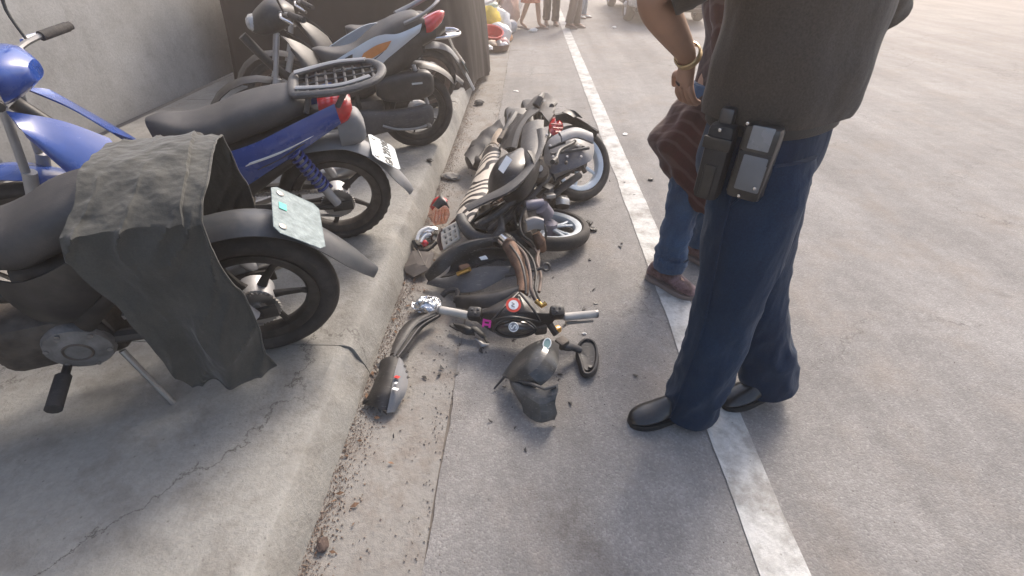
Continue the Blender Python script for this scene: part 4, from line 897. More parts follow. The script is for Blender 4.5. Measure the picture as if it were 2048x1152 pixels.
# ------------------------------------------------------------------ handlebar torn off the scooter
t, HL = at_thing('torn_handlebar', 'scooter handlebar with black headlight cowl and bare grips lying on the asphalt', 'handlebar', 1035, 650)
def hbld(mb, name, m, parent=None, **k): return mb.build(name, m, parent or t, loc=HL, **k)
ct = [P(945, 632, .13), P(975, 616, .17), P(1010, 598, .20), P(1036, 583, .22), P(1062, 600, .20), P(1082, 622, .17), P(1112, 630, .14), P(1100, 650, .10), P(1072, 664, .08), P(1040, 676, .06), P(1004, 672, .06), P(972, 656, .09)]
m_ = MB(); blob_shell(m_, ct, (0, -.05, .06), .05, 8, 5); cowl = hbld(m_, 'headlight_cowl', GLOSS)
m_ = MB(); o_ = [P(988, 660, .12), P(1000, 646, .155), P(1026, 638, .175), P(1054, 644, .165), P(1072, 660, .13), P(1056, 672, .10), P(1028, 676, .09), P(1002, 672, .095)]
blob_shell(m_, o_, (0, -.035, .03), .012, 6, 5); hl = hbld(m_, 'headlight', mat('smoked_lens', (.035, .033, .032), .1, coat=1.0, dust=.12), cowl)
m_ = MB(); m_.tube(crom([p + V((0, -.008, .012)) for p in o_], 4, True), .006, 6, closed=True); hbld(m_, 'headlight_rim', BLACK, cowl)
for a, b, c in (((1036, 586, .235), (1006, 616, .245), (984, 642, .20)), ((1040, 586, .235), (1066, 618, .235), (1080, 644, .18)), ((984, 642, .20), (1026, 634, .245), (1080, 644, .18))):
    m_ = MB(); m_.tube(crom([P(*a), P(*b), P(*c)], 6), .006, 8); hbld(m_, 'cowl_ridge', BLACK, cowl)
Mh = axis_m(P(1027, 654, .20), (0, -.72, .7))
m_ = MB(); m_.lathe([(.019, 0), (.019, .002), (.001, .002)], Mh, 24); hbld(m_, 'lens_badge', mat('badge_grey', (.22, .22, .23), .4), hl)
m_ = MB(); m_.tube([Mh @ V((.019 * math.cos(a), .019 * math.sin(a), .002)) for a in [2 * math.pi * k / 20 for k in range(20)]], .0022, 6, closed=True)
m_.tube(crom([Mh @ V((x, y, .003)) for x, y in ((.009, .009), (0, .012), (-.008, .006), (.008, -.006), (0, -.012), (-.009, -.009))], 4), .0028, 6)
hbld(m_, 'badge_mark', WHITE, hl)
Ms = axis_m(P(1027, 610, .262), (0.0, -.55, .84))
m_ = MB(); m_.lathe([(.032, 0), (.032, .002), (.001, .002)], Ms, 28); s1 = hbld(m_, 'round_sticker', mat('sticker_red', (.62, .07, .04), .4), cowl)
m_ = MB(); m_.lathe([(.021, .0022), (.021, .0034), (.001, .0034)], Ms, 24); hbld(m_, 'sticker_centre', WHITE, cowl)
m_ = MB()
m_.tube(crom([Ms @ V((x, y, .004)) for x, y in ((-.010, -.006), (-.004, .008), (.003, -.004), (.010, .007))], 4), .0022, 6)
hbld(m_, 'sticker_mark', mat('sticker_grey', (.3, .28, .27), .5), cowl)
Mp = axis_m(P(974, 647, .175), (-.15, -.75, .65))
m_ = MB()
for x, y, sx, sy in ((-.012, 0, .006, .024), (0, .009, .022, .006), (.010, 0, .006, .022), (.0, -.004, .016, .006)): m_.box(Mp @ (Matrix.Rotation(R(-90), 4, 'Z') @ V((x * 1.3, y * 1.3, 0))), (sy * 1.5, sx * 1.5, .0015), Mp.to_3x3())
hbld(m_, 'pink_decal', PINK, cowl)
for nm, pts, gm in (('grip', [(882, 620, .115), (910, 625, .12), (938, 631, .125)], 0), ('grip', [(1128, 634, .12), (1160, 631, .115), (1190, 628, .11)], 1)):
    m_ = MB(); m_.tube([P(*q) for q in pts], [.0185, .0185, .019], 14); g_ = hbld(m_, nm, mat('dusty_grip', (.42, .40, .37), .75, dust=.4, var=.2))
    a, b = P(*pts[0]), P(*pts[-1]); m_ = MB(); e = a if not gm else b; dv = (a - b).normalized() * (1 if not gm else -1)
    m_.tube([e, e + dv * .012], [.020, .019], 14); hbld(m_, 'grip_end', STEEL, g_)
m_ = MB(); m_.tube([P(936, 631, .125), P(980, 632, .13)], .012, 10); m_.tube([P(1090, 634, .13), P(1130, 634, .12)], .012, 10); hbld(m_, 'bar_tube', STEEL)
for x, y, z, rz in ((950, 628, .145, -.1), (1114, 625, .15, .1)):
    m_ = MB(); m_.box(P(x, y, z), (.065, .055, .06), Matrix.Rotation(rz, 3, 'Z') @ Matrix.Rotation(.4, 3, 'X'), .014); sw = hbld(m_, 'switch_box', BLACKD)
    for k in range(3):
        m_ = MB(); m_.box(P(x - 6 + 6 * k, y - 9 + 7 * (k % 2), z + .045), (.012, .012, .012), Matrix.Rotation(.4, 3, 'X'), .003); hbld(m_, 'switch', MATTE, sw)
m_ = MB(); m_.tube(crom([P(902, 650, .03), P(922, 660, .03), P(946, 656, .05), P(966, 672, .03), P(976, 686, .015)], 5), [.012] * 10 + [.016] * 6 + [.008] * 5, 8, flat=.6); hbld(m_, 'brake_lever', BLACKD)
m_ = MB(); m_.grid(ribbon([P(906, 648, .03), P(930, 652, .05), P(948, 660, .04)], [P(916, 658, .02), P(932, 668, .03), P(950, 670, .02)], (0, -.004, .012)), .006); hbld(m_, 'lever_bracket', BLACKD)
m_ = MB(); m_.tube([P(952, 676, .02), P(966, 690, .015), P(978, 689, .012)], [.008, .014, .005], 8, flat=.5); hbld(m_, 'lever_tip', STEEL)
m_ = MB(); m_.tube([P(1132, 646, .09), P(1160, 644, .08), P(1186, 642, .075)], [.010, .007, .006], 8); hbld(m_, 'throttle_cable', STEEL)
m_ = MB(); m_.grid(ribbon([P(912, 596, .05), P(950, 592, .09), P(1000, 584, .12), P(1040, 574, .14)], [P(914, 614, .05), P(950, 618, .09), P(990, 612, .12), P(1036, 594, .15)], (0, -.01, .035)), .008); hbld(m_, 'rear_cowl', BLACK)
m_ = MB(); m_.tube(crom([P(884, 592, .05), P(896, 582, .07), P(914, 582, .07), P(912, 604, .05)], 5), .014, 8); hbld(m_, 'meter_bracket', BLACKD)
m_ = MB(); m_.tube([P(1072, 602, .13), P(1084, 612, .12), P(1092, 606, .13)], .012, 8); hbld(m_, 'wiring', BRASS)
m_ = MB(); m_.box(P(1112, 660, .06), (.05, .03, .03), Matrix.Rotation(.6, 3, 'Z'), .008); hbld(m_, 'bulb_holder', mat('amber_bulb', (.75, .36, .07), .25, coat=.5))
m_ = MB(); m_.box(P(1080, 656, .09), (.06, .05, .05), Matrix.Rotation(.2, 3, 'Z'), .012); m_.tube([P(1098, 646, .10), P(1112, 668, .05)], .016, 8); hbld(m_, 'lamp_bracket', DIRTM)

# ------------------------------------------------------------------ front mask
t, L0 = at_thing('front_fairing', 'broken black front fairing with a crumpled skirt, nearest the camera', 'broken panel', 1065, 770)
m_ = MB(); m_.grid(ribbon([P(1008, 750, .03), P(1028, 722, .09), P(1056, 694, .13), P(1084, 682, .14)], [P(1046, 774, .06), P(1082, 770, .12), P(1112, 736, .15), P(1116, 690, .13)], (-.01, -.030, .045), n=4, m=7), .006); fm = m_.build('fairing', mat('scuffed_black_fairing', (.030, .031, .031), .32, dust=.3, coat=.3, scratch=.3), t, loc=L0, ang=22)
m_ = MB(); m_.grid(ribbon([P(1006, 752, .035), P(1040, 768, .075), P(1076, 776, .12), P(1114, 768, .15)], [P(1030, 776, .02), P(1056, 822, .02), P(1080, 846, .012), P(1108, 838, .02)], (.0, -.02, .035), n=3, m=7, crumple=.020, seed=3), .006); m_.build('crumpled_skirt', mat('grimy_plastic', (.055, .055, .054), .5, dust=.6, dust_col=(.21, .20, .185), scale=16, scratch=.4), t, loc=L0, ang=12)
m_ = MB(); m_.tube([P(1008, 752, .06), P(1032, 760, .10), P(1064, 768, .13), P(1090, 778, .15), P(1112, 772, .16)], .006, 8); m_.build('torn_edge', MATTE, t, loc=L0)
m_ = MB(); m_.tube([P(1010, 752, .05), P(1000, 764, .03), P(988, 778, .012)], [.006, .005, .004], 6); m_.build('bent_wire', BLACK, t, loc=L0)
Mb = axis_m(P(1094, 688, .195), (-.1, -.4, .9)); m_ = MB(); m_.lathe([(.022, 0), (.022, .002), (.001, .002)], Mb @ Matrix.Diagonal((1.2, .8, 1, 1)), 24); bd = m_.build('oval_badge', mat('badge_teal', (.18, .27, .26), .4), t, loc=L0)
m_ = MB(); m_.tube([Mb @ V((.019 * math.cos(a) * 1.2, .019 * math.sin(a) * .8, .003)) for a in [2 * math.pi * k / 20 for k in range(20)]], .002, 6, closed=True); m_.build('badge_ring', WHITE, t, loc=L0)
# broken mirror
t, L0 = at_thing('broken_mirror', 'black rear view mirror with its bent stem lying on the asphalt', 'mirror', 1170, 715)
oc = [P(1158, 690, .05), P(1172, 680, .055), P(1188, 686, .05), P(1194, 708, .045), P(1190, 736, .035), P(1180, 748, .03), P(1168, 746, .03), P(1162, 726, .035), P(1156, 706, .04)]
m_ = MB(); blob_shell(m_, oc, (0, 0, -.012), .022, 5); sh_ = m_.build('housing', BLACKD, t, loc=L0)
c_ = sum(oc, V()) / len(oc)
m_ = MB(); blob_shell(m_, [c_.lerp(p, .8) + V((0, 0, .004)) for p in oc], (0, 0, -.004), .003, 4); m_.build('mirror_back', BLACKD, t, loc=L0)
m_ = MB(); m_.tube([p + V((0, 0, .004)) for p in crom(oc, 4, True)], .006, 8, closed=True); m_.build('housing_rim', BLACK, t, loc=L0)
for x, y in ((1174, 700), (1180, 736)):
    m_ = MB(); m_.lathe([(.008, 0), (.008, .012), (.001, .012)], axis_m(P(x, y, .035), (0, 0, 1)), 12); m_.build('screw_post', BLACK, t, loc=L0)
m_ = MB(); m_.tube(crom([P(1160, 700, .045), P(1144, 694, .07), P(1130, 692, .09), P(1116, 680, .10)], 4), [.016] * 5 + [.020] * 4 + [.014] * 4, 10); m_.build('stem', MATTE, t, loc=L0)
m_ = MB(); m_.box(P(1124, 686, .10), (.05, .05, .04), Matrix.Rotation(.7, 3, 'Z'), .01); m_.build('stem_joint', DIRTM, t, loc=L0)
# side fairing near the kerb
t, L0 = at_thing('side_fairing', 'long black side fairing with a silver panel and red decal beside the kerb', 'broken panel', 780, 760); TF, LF = t, L0
m_ = MB(); m_.grid(ribbon([P(782, 712, .05), P(796, 672, .06), P(822, 642, .06), P(878, 624, .05)], [P(800, 716, .04), P(822, 690, .04), P(846, 656, .04), P(880, 632, .04)], (0, -.004, .022)), .006); m_.build('fin', BLACKD, t, loc=L0)
m_ = MB(); m_.grid(ribbon([P(760, 724, .03), P(752, 760, .04), P(740, 786, .035), P(726, 806, .012)], [P(802, 712, .06), P(798, 744, .07), P(790, 786, .06), P(776, 826, .014)], (-.005, -.01, .02), crumple=.008), .006); m_.build('panel', BLACKD, t, loc=L0)
m_ = MB(); m_.grid(ribbon([P(798, 715, .076), P(789, 746, .086), P(781, 788, .076), P(773, 826, .026)], [P(806, 722, .062), P(816, 752, .058), P(812, 784, .048), P(790, 824, .014)], (.003, -.004, .006)), .005); sp = m_.build('silver_panel', mat('silver_grey_paint', (.17, .175, .185), .7, .1, spec=.25, dust=.35, scratch=.4), t, loc=L0)
for (x, y, z, w_, h_, m2) in ((790, 754, .090, .022, .020, REDP), (787, 778, .086, .020, .024, WHITE), (788, 766, .088, .016, .010, WHITE)):
    m_ = MB(); m_.box(P(x + 4, y, z + .004), (w_ * .8, h_, .002), Matrix.Rotation(R(70), 3, 'Z') @ Matrix.Rotation(R(20), 3, 'Y')); m_.build('decal', m2, t, loc=L0)
for k in range(3):
    m_ = MB(); m_.box(P(808 + 3 * k, 733 + 11 * k, .068 - .004 * k), (.022, .012, .006), Matrix.Rotation(R(40), 3, 'Z'), .003); m_.build('vent', BLACK, t, loc=L0)
m_ = MB(); m_.grid(ribbon([P(752, 730, .03), P(764, 724, .035)], [P(760, 742, .02), P(768, 736, .03)], (0, 0, .003)), .004); m_.build('tab', MATTE, t, loc=L0)
# lamp clusters broken off, by the kerb
for a, b, c, d in (((788, 712, .072), (808, 682, .078), (834, 648, .076), (876, 627, .06)), ((795, 714, .07), (816, 686, .07), (842, 652, .066), (878, 630, .055))):
    m_ = MB(); m_.tube(crom([P(*a), P(*b), P(*c), P(*d)], 5), .004, 6); m_.build('ridge', MATTE, TF, loc=LF)
for x, y, dx, dy in ((732, 800, -8, 10), (744, 810, -4, 12), (758, 816, 2, 12), (770, 822, 4, 8)):
    m_ = MB(); m_.grid(ribbon([P(x - 5, y, .03), P(x - 3 + dx * .5, y + dy * .5, .02)], [P(x + 6, y, .03), P(x + dx, y + dy, .010)], (0, 0, .003), n=3, m=4, crumple=.004), .004); m_.build('torn_end', BLACKD, TF, loc=LF)
t, L0 = at_thing('broken_headlamp', 'clear chromed lamp with a red centre broken off beside the kerb', 'lamp', 850, 475)
m_ = MB(); blob_shell(m_, [P(826, 478, .05), P(836, 458, .10), P(858, 450, .13), P(876, 458, .12), P(870, 482, .07), P(850, 498, .03), P(832, 496, .03)], (-.01, -.04, .05), .03, 6); lb = m_.build('reflector', CHROME, t, loc=L0)
m_ = MB(); m_.tube(crom([P(834, 480, .12), P(840, 464, .15), P(856, 456, .16), P(868, 460, .155)], 4), .010, 8); m_.tube(crom([P(842, 484, .12), P(850, 472, .14), P(862, 468, .15)], 4), .007, 8); m_.build('lens_flute', WHITE, t, loc=L0)
m_ = MB(); m_.lathe([(.020, 0), (.018, .014), (.006, .022), (.001, .022)], axis_m(P(850, 487, .105), (-.1, -.6, .8)), 16); m_.build('red_reflector', RED, t, loc=L0)
m_ = MB(); m_.tube(crom([P(826, 482, .06), P(836, 499, .04), P(856, 500, .04), P(874, 484, .07)], 5), .009, 8); m_.build('lamp_rim', BLACK, t, loc=L0)
t, L0 = at_thing('broken_turn_lens', 'cracked orange and red lens standing against the kerb', 'lens', 875, 425)
m_ = MB(); blob_shell(m_, [P(856, 432, .06), P(862, 408, .10), P(878, 398, .14), P(896, 404, .14), P(902, 428, .10), P(892, 448, .05), P(870, 452, .03)], (-.01, -.015, .012), .005, 6, 1, crumple=.012); m_.build('lens', mat_lens('clear_orange', (.95, .55, .42), .10, .88), t, loc=L0)
m_ = MB(); m_.grid(ribbon([P(860, 414, .12), P(868, 400, .17), P(882, 394, .19), P(896, 402, .18)], [P(866, 420, .12), P(874, 410, .16), P(884, 406, .17), P(894, 410, .165)], (0, -.01, .012)), .006); m_.build('red_edge', RED, t, loc=L0)
m_ = MB(); m_.grid(ribbon([P(866, 412, .16), P(878, 396, .20), P(884, 392, .20)], [P(876, 418, .15), P(890, 410, .17), P(900, 416, .16)], (0, -.01, .01)), .006); m_.build('black_shroud', BLACK, t, loc=L0)
for k in range(4):
    m_ = MB(); m_.tube([P(868 + 7 * k, 446 - k * 2, .09), P(872 + 6 * k, 420, .155)], .003, 6); m_.build('lens_rib', mat_lens('amber_rib', (.9, .3, .12)), t, loc=L0)
# perforated cover
t, L0 = at_thing('perforated_cover', 'pale grey cover with square holes leaning on the broken lamp', 'cover plate', 903, 470)
g_ = []
cor = [P(884, 462, .14), P(914, 446, .19), P(918, 476, .14), P(890, 496, .08)]
nh = 4
def cp(u, v): return cor[0].lerp(cor[1], u).lerp(cor[3].lerp(cor[2], u), v)
m_ = MB(); m_.grid([[cp(u, v) - V((0, .0, .012)) for u in (0, .5, 1)] for v in (0, .5, 1)], .006); m_.build('backing', BLACK, t, loc=L0)
m_ = MB(); nh = 3
for i in range(nh + 1):
    m_.tube([cp(i / nh, -.06), cp(i / nh, 1.06)], .012, 8); m_.tube([cp(-.06, i / nh), cp(1.06, i / nh)], .012, 8)
m_.build('lattice', mat('cream_plastic', (.62, .56, .47), .5, dust=.25), t, loc=L0)
m_ = MB(); m_.tube(crom([P(886, 458, .15), P(878, 480, .10), P(884, 500, .05)], 5), .012, 8); m_.tube(crom([P(880, 470, .08), P(900, 450, .14), P(918, 432, .2)], 5), .008, 8); m_.build('bracket', mat('brown_metal', (.13, .075, .06), .6, .3), t, loc=L0)
# grey-brown inner panel at the kerb
t, L0 = at_thing('inner_panel', 'dusty grey-brown inner panel lying flat against the kerb foot', 'broken panel', 845, 530)
m_ = MB(); blob_shell(m_, [P(809, 534, .04), P(825, 501, .08), P(869, 504, .09), P(860, 538, .05), P(828, 555, .02), P(811, 544, .025)], (0, -.004, .010), .008, 3, 1, crumple=.004); m_.build('panel', mat('dusty_brown_plastic', (.105, .09, .078), .65, dust=.5, dust_col=(.23, .19, .16)), t, loc=L0, smooth=False)
m_ = MB(); m_.tube([P(812, 528, .04), P(824, 536, .04), P(850, 530, .06), P(862, 502, .085)], .007, 8); m_.tube([P(836, 500, .085), P(850, 530, .06)], .005, 6); m_.build('rib', mat('dusty_brown_plastic2', (.15, .13, .11), .65, dust=.4), t, loc=L0)
# crumpled foil
bm = bmesh.new(); bmesh.ops.create_icosphere(bm, subdivisions=4, radius=.06)
for v in bm.verts:
    n = noise.noise_vector(v.co * 28) * .022 + noise.noise_vector(v.co * 60) * .008; v.co = V((v.co.x * 1.15, v.co.y * .8, v.co.z * .55)) + n
m_ = MB(); bm.verts.index_update(); m_.add([v.co.copy() for v in bm.verts], [[v.index for v in f.verts] for f in bm.faces]); bm.free()
fo = m_.build('crumpled_foil', FOIL, smooth=False); fo.location = at(857, 610, .04)
tag(fo, 'crumpled ball of silver foil beside the left grip', 'foil')

# ================================================================== people
SKIN = mat('brown_skin', (.34, .19, .125), .55, var=.08, scale=20)
SKIN2 = mat('tan_skin', (.42, .24, .16), .55, var=.08, scale=20)
HAIR = mat('black_hair', (.012, .010, .010), .5)
def skin_body(name, chains, radii, parent, m, head=None):
    """one continuous figure: joints joined by edges, skinned and smoothed, head merged in"""
    idx = {}; vs = []; es = []; rr = []
    for ch in chains:
        prev = None
        for k in ch:
            if k not in idx: idx[k] = len(vs); vs.append(radii[k][0]); rr.append(radii[k][1])
            if prev is not None and (prev, idx[k]) not in es: es.append((prev, idx[k]))
            prev = idx[k]
    me = bpy.data.meshes.new(name + '_cage'); me.from_pydata([tuple(v) for v in vs], es, [])
    ob = bpy.data.objects.new(name + '_cage', me); COL.objects.link(ob)
    sk = ob.modifiers.new('skin', 'SKIN'); sk.use_smooth_shade = True; sk.branch_smoothing = 0.4
    for i, r in enumerate(rr):
        d = me.skin_vertices[0].data[i]; d.radius = (r, r) if not isinstance(r, tuple) else r; d.use_root = (i == 0)
    ss = ob.modifiers.new('sub', 'SUBSURF'); ss.levels = 2; ss.render_levels = 2
    dg = bpy.context.evaluated_depsgraph_get(); ev = ob.evaluated_get(dg); em = bpy.data.meshes.new_from_object(ev)
    mb = MB(); mb.add([v.co.copy() for v in em.vertices], [tuple(p.vertices) for p in em.polygons])
    bpy.data.objects.remove(ob); bpy.data.meshes.remove(em)
    if head is not None:
        hc, fw = head; fw = V(fw).normalized(); sd_ = V((0, 0, 1)).cross(fw)
        bm = bmesh.new(); bmesh.ops.create_uvsphere(bm, u_segments=28, v_segments=22, radius=1)
        bm.verts.index_update(); pts = []
        for v in bm.verts:
            x, y, z = v.co                                       # x forward, y left, z up
            jaw = 1 - .25 * max(0, -z) ** 1.3
            px, py, pz = x * .095 * (1 if z > -.2 else 1 - .12 * (-z - .2)), y * .075 * jaw, z * .118
            if x > .5:
                px += .022 * math.exp(-(y / .16) ** 2 - ((z + .12) / .20) ** 2)      # nose
                px -= .012 * (math.exp(-((y - .38) / .16) ** 2 - ((z - .08) / .11) ** 2) + math.exp(-((y + .38) / .16) ** 2 - ((z - .08) / .11) ** 2))
                px += .007 * math.exp(-(y / .3) ** 2 - ((z + .47) / .07) ** 2)       # lips
                px += .008 * math.exp(-(y / .3) ** 2 - ((z + .8) / .15) ** 2)        # chin
            if abs(y) > .8 and abs(z) < .35: py += math.copysign(.012 * math.exp(-((x + .1) / .22) ** 2 - (z / .25) ** 2), y)
            pts.append(V(hc) + fw * px + sd_ * py + V((0, 0, pz)))
        mb.add(pts, [[v.index for v in f.verts] for f in bm.faces]); bm.free()
    return mb.build(name, m, parent, ang=80)
def limb(mb, path, radii, seg=24, n=36, fold=.006, freq=9.0, seed=0, flat=1.0, caps=True, up=None, bunch=None):
    P_ = crom(path, n // (len(path) - 1)); Rr = [v.x for v in crom([V((r, 0, 0)) for r in radii], n // (len(path) - 1))]
    rings = []; prev = None
    L = len(P_)
    for i in range(L):
        t = (P_[min(i + 1, L - 1)] - P_[max(i - 1, 0)]).normalized()
        if prev is None:
            a = V(up) if up else V((1, 0, 0)); prev = (a - t * a.dot(t)).normalized()
        else: prev = (prev - t * prev.dot(t)).normalized()
        b = t.cross(prev); ring = []
        for k in range(seg):
            a = 2 * math.pi * k / seg; dr = prev * (math.cos(a) * flat) + b * math.sin(a)
            q = P_[i] + dr * Rr[i]
            s = V((math.cos(a) * 1.2, math.sin(a) * 1.2, 0)); l_ = i / L
            f = .7 * noise.noise(V((s.x, s.y, l_ * freq + seed + .8 * math.sin(a)))) + .35 * noise.noise(V((s.x * 2, s.y * 2, l_ * freq * 2.3 + seed)))
            f += 1.0 * max(0, 1 - 3.2 * abs(noise.noise(V((s.x * .9 + 3, s.y * .9, l_ * freq * .8 + 1.1 * math.sin(a + 1) + seed * 2))))) ** 1.5 - .25
            amp = fold * (1 + (1.1 * math.exp(-((l_ - bunch) / .10) ** 2) if bunch is not None else 0))
            amp *= 1 - .85 * max(0, (l_ - .90) / .10)
            ring.append(q + dr * (f * amp))
        rings.append(ring)
    mb.rings(rings, caps=caps); return mb
def torso(mb, secs, fw, seg=36, sub=6, fold=.006, freq=7, seed=0, caps=True):
    """secs: (centre, half width, half depth)"""
    f = V((fw[0], fw[1], 0)).normalized(); s = V((-f.y, f.x, 0))
    C = crom([q[0] for q in secs], sub); W = crom([V((q[1], q[2], 0)) for q in secs], sub); rings = []
    for i, (c, w_) in enumerate(zip(C, W)):
        ring = []
        for k in range(seg):
            a = 2 * math.pi * k / seg; ca, sa = math.cos(a), math.sin(a)
            d = f * math.copysign(abs(ca) ** .85, ca) * w_.y + s * math.copysign(abs(sa) ** .85, sa) * w_.x
            n_ = noise.noise(V((ca * 1.5, sa * 1.5, c.z * freq + seed))) + .5 * noise.noise(V((ca * 4, sa * 4, c.z * freq * .5 + seed)))
            ring.append(c + d + d.normalized() * (n_ * fold) if d.length > 1e-6 else c.copy())
        rings.append(ring)
    mb.rings(rings, caps=caps); return mb
def shoe(parent, heel, toe, m, sole_m, lace=None, w=.050, h=.085, ankle=.075, name='shoe', L0=V()):
    heel = V(heel); toe = V(toe); d = (toe - heel); L = d.length; d.normalize(); s = V((-d.y, d.x, 0)).normalized(); u = d.cross(s)
    if u.z < 0: u = -u
    prof = [(-.01, .30, .55, .30), (.03, .62, .95, .62), (.12, .76, 1.15, .72), (.25, .78, 1.2, .74), (.38, .82, 1.22, .74), (.52, .90, 1.04, .86), (.68, 1.0, .78, 1.0), (.84, .92, .62, .95), (.95, .64, .46, .7), (1.0, .28, .32, .35)]
    rings = []; srings = []
    pts = crom([V((a, b, c)) for a, b, c, _ in prof], 3)
    for q in pts:
        ring = []; c = heel + d * (q.x * L)
        for k in range(20):
            a = 2 * math.pi * k / 20; ca, sa = math.cos(a), math.sin(a)
            z = .022 + (h * q.z - .022) * (sa * .5 + .5); wd = w * q.y * math.copysign(abs(ca) ** .8, ca) * (1 - .28 * max(0, sa))
            ring.append(c + s * wd + u * z)
        rings.append(ring)
        srings.append([c + s * (w * q.y * 1.06 * x) + u * z for x, z in ((-1, .004), (-.9, 0), (.9, 0), (1, .004), (1.02, .020), (.98, .028), (-.98, .028), (-1.02, .020))])
    up_ = MB().rings(rings).build(name, m, parent, loc=L0)
    MB().rings(srings).build('sole', sole_m, up_, loc=L0)
    if lace:
        for k in range(4):
            t_ = .40 + .09 * k; c = heel + d * (t_ * L) + u * (h * (1.02 - .11 * k) + .003); lc = MB(); lc.tube(crom([c - s * (w * .45) - u * .012, c + u * .004, c + s * (w * .45) - u * .012], 4), .0035, 6); lc.build('lace', lace, up_, loc=L0)
    return up_
def hand_chain(tag_, wrist, d, side, curl, radii, chains, scale=1.0):
    """palm and five fingers rooted in it; d points along the hand, side to the thumb, curl is where the fingers bend"""
    d = V(d).normalized(); side = V(side); side = (side - d * side.dot(d)).normalized(); curl = V(curl).normalized(); w = V(wrist)
    pk = tag_ + 'palm'; radii[pk] = (w + d * .045 * scale, (.030 * scale, .018 * scale)); base = [tag_ + 'wrist', pk]; chains.append(base)
    for i, (off, ln) in enumerate(((.026, .072), (.009, .080), (-.009, .075), (-.026, .058))):
        a, b, c = tag_ + 'f%da' % i, tag_ + 'f%db' % i, tag_ + 'f%dc' % i
        p0 = w + d * .088 * scale + side * off * scale
        radii[a] = (p0, .0095 * scale); p1 = p0 + (d * .75 + curl * .6).normalized() * ln * .5 * scale; radii[b] = (p1, .0085 * scale)
        radii[c] = (p1 + (d * .35 + curl).normalized() * ln * .5 * scale, .0075 * scale); chains.append([pk, a, b, c])
    a, b = tag_ + 'ta', tag_ + 'tb'
    radii[a] = (w + d * .045 * scale + side * .042 * scale, .011 * scale); radii[b] = (w + d * .085 * scale + side * .055 * scale + curl * .02 * scale, .009 * scale); chains.append([pk, a, b])

def figure(o, J, fw, skin, L0, hands=True, head=True):
    """J: joint name -> world point; returns the continuous body mesh"""
    r = {'pelvis': .105, 'spine': .10, 'chest': .115, 'neck': .052, 'skull': .05, 'shl': .058, 'shr': .058, 'ell': .040, 'elr': .040, 'lwrist': .026, 'rwrist': .026, 'hil': .085, 'hir': .085, 'knl': .055, 'knr': .055, 'anl': .037, 'anr': .037, 'tol': .020, 'tor': .020, 'fal': .047, 'far': .047, 'cal': .052, 'car': .052}
    K = {k: v for k, v in J.items() if not k.endswith('handdir')}
    for s in 'lr':
        K['fa' + s] = K['el' + s].lerp(K[s + 'wrist'], .3); K['ca' + s] = K['kn' + s].lerp(K['an' + s], .35)
    rad = {k: (V(v) - L0, r[k]) for k, v in K.items()}
    ch = [['pelvis', 'spine', 'chest', 'neck', 'skull'], ['chest', 'shl', 'ell', 'fal', 'lwrist'], ['chest', 'shr', 'elr', 'far', 'rwrist'], ['pelvis', 'hil', 'knl', 'cal', 'anl', 'tol'], ['pelvis', 'hir', 'knr', 'car', 'anr', 'tor']]
    f = V((fw[0], fw[1], 0)).normalized()
    if hands:
        for s, sg in (('l', 1), ('r', -1)):
            d = K[s + 'wrist'] - K['el' + s]; side = f if abs(d.normalized().dot(f)) < .8 else V((0, 0, 1))
            cu = V((f.y, -f.x, 0)) * sg
            hand_chain(s, rad[s + 'wrist'][0], J.get(s + 'handdir', d), side, cu, rad, ch)
    rad = {k: v for k, v in rad.items() if not k.endswith('handdir')}
    return skin_body('body', ch, rad, o, skin, (J['skull'] - L0 + V((0, 0, .085)), fw) if head else None)
def hair(o, J, fw, L0):
    f = V((fw[0], fw[1], 0)).normalized(); c = J['skull'] - L0 + V((0, 0, .095)); bm = bmesh.new(); bmesh.ops.create_uvsphere(bm, u_segments=20, v_segments=14, radius=1); bm.verts.index_update()
    pts = [c - f * .012 + f * (v.co.x * .102) + V((-f.y, f.x, 0)) * (v.co.y * .084) + V((0, 0, v.co.z * .118 + .006)) for v in bm.verts]
    fs = [[v.index for v in q.verts] for q in bm.faces if not (q.calc_center_median().x > .35 and q.calc_center_median().z < .45) and q.calc_center_median().z > -.45]
    bm.free(); MB().add(pts, fs).build('hair', HAIR, o)

# ------------------------------------------------------------------ near man in uniform, striding left, cut by nothing
NAVY = mat_fabric('navy_trousers', (.010, .027, .058), (.007, .018, .040), fold=7, sheen=.08)
OLIVE = mat_fabric('dark_olive_shirt', (.072, .058, .046), (.060, .048, .038), fold=5, sheen=.1)
LEATHER = mat('black_leather', (.012, .011, .011), .3, coat=.3, dust=.12)
BELT = mat('black_nylon', (.020, .018, .017), .6, bump=.2, bscale=200)
L0 = V((.68, 1.27, 0)); fw = V((-.55, .83, 0))
po = thing('person', 'person in dark shirt, belt pouches and navy trousers at the right, nearest the camera', 'person', L0)
J = {'pelvis': V((.66, 1.29, 1.03)), 'spine': V((.66, 1.29, 1.19)), 'chest': V((.66, 1.30, 1.41)), 'neck': V((.65, 1.32, 1.61)), 'skull': V((.64, 1.34, 1.69)),
     'shl': V((.49, 1.20, 1.53)), 'shr': V((.82, 1.42, 1.53)), 'ell': V((.27, 1.24, 1.40)), 'elr': V((.98, 1.50, 1.29)), 'lwrist': V((.445, 1.405, 1.235)), 'rwrist': V((.80, 1.60, 1.18)),
     'hil': V((.60, 1.22, .97)), 'hir': V((.73, 1.36, .97)), 'knl': V((.66, 1.18, .53)), 'knr': V((.82, 1.33, .52)), 'anl': V((.650, 1.17, .10)), 'anr': V((1.0, 1.28, .13)), 'tol': V((.52, 1.148, .03)), 'tor': V((.89, 1.245, .03)), 'lhanddir': V((.06, .0, -1))}
figure(po, J, fw, SKIN, L0); hair(po, J, fw, L0)
rel = lambda p: V(p) - L0
m_ = MB()
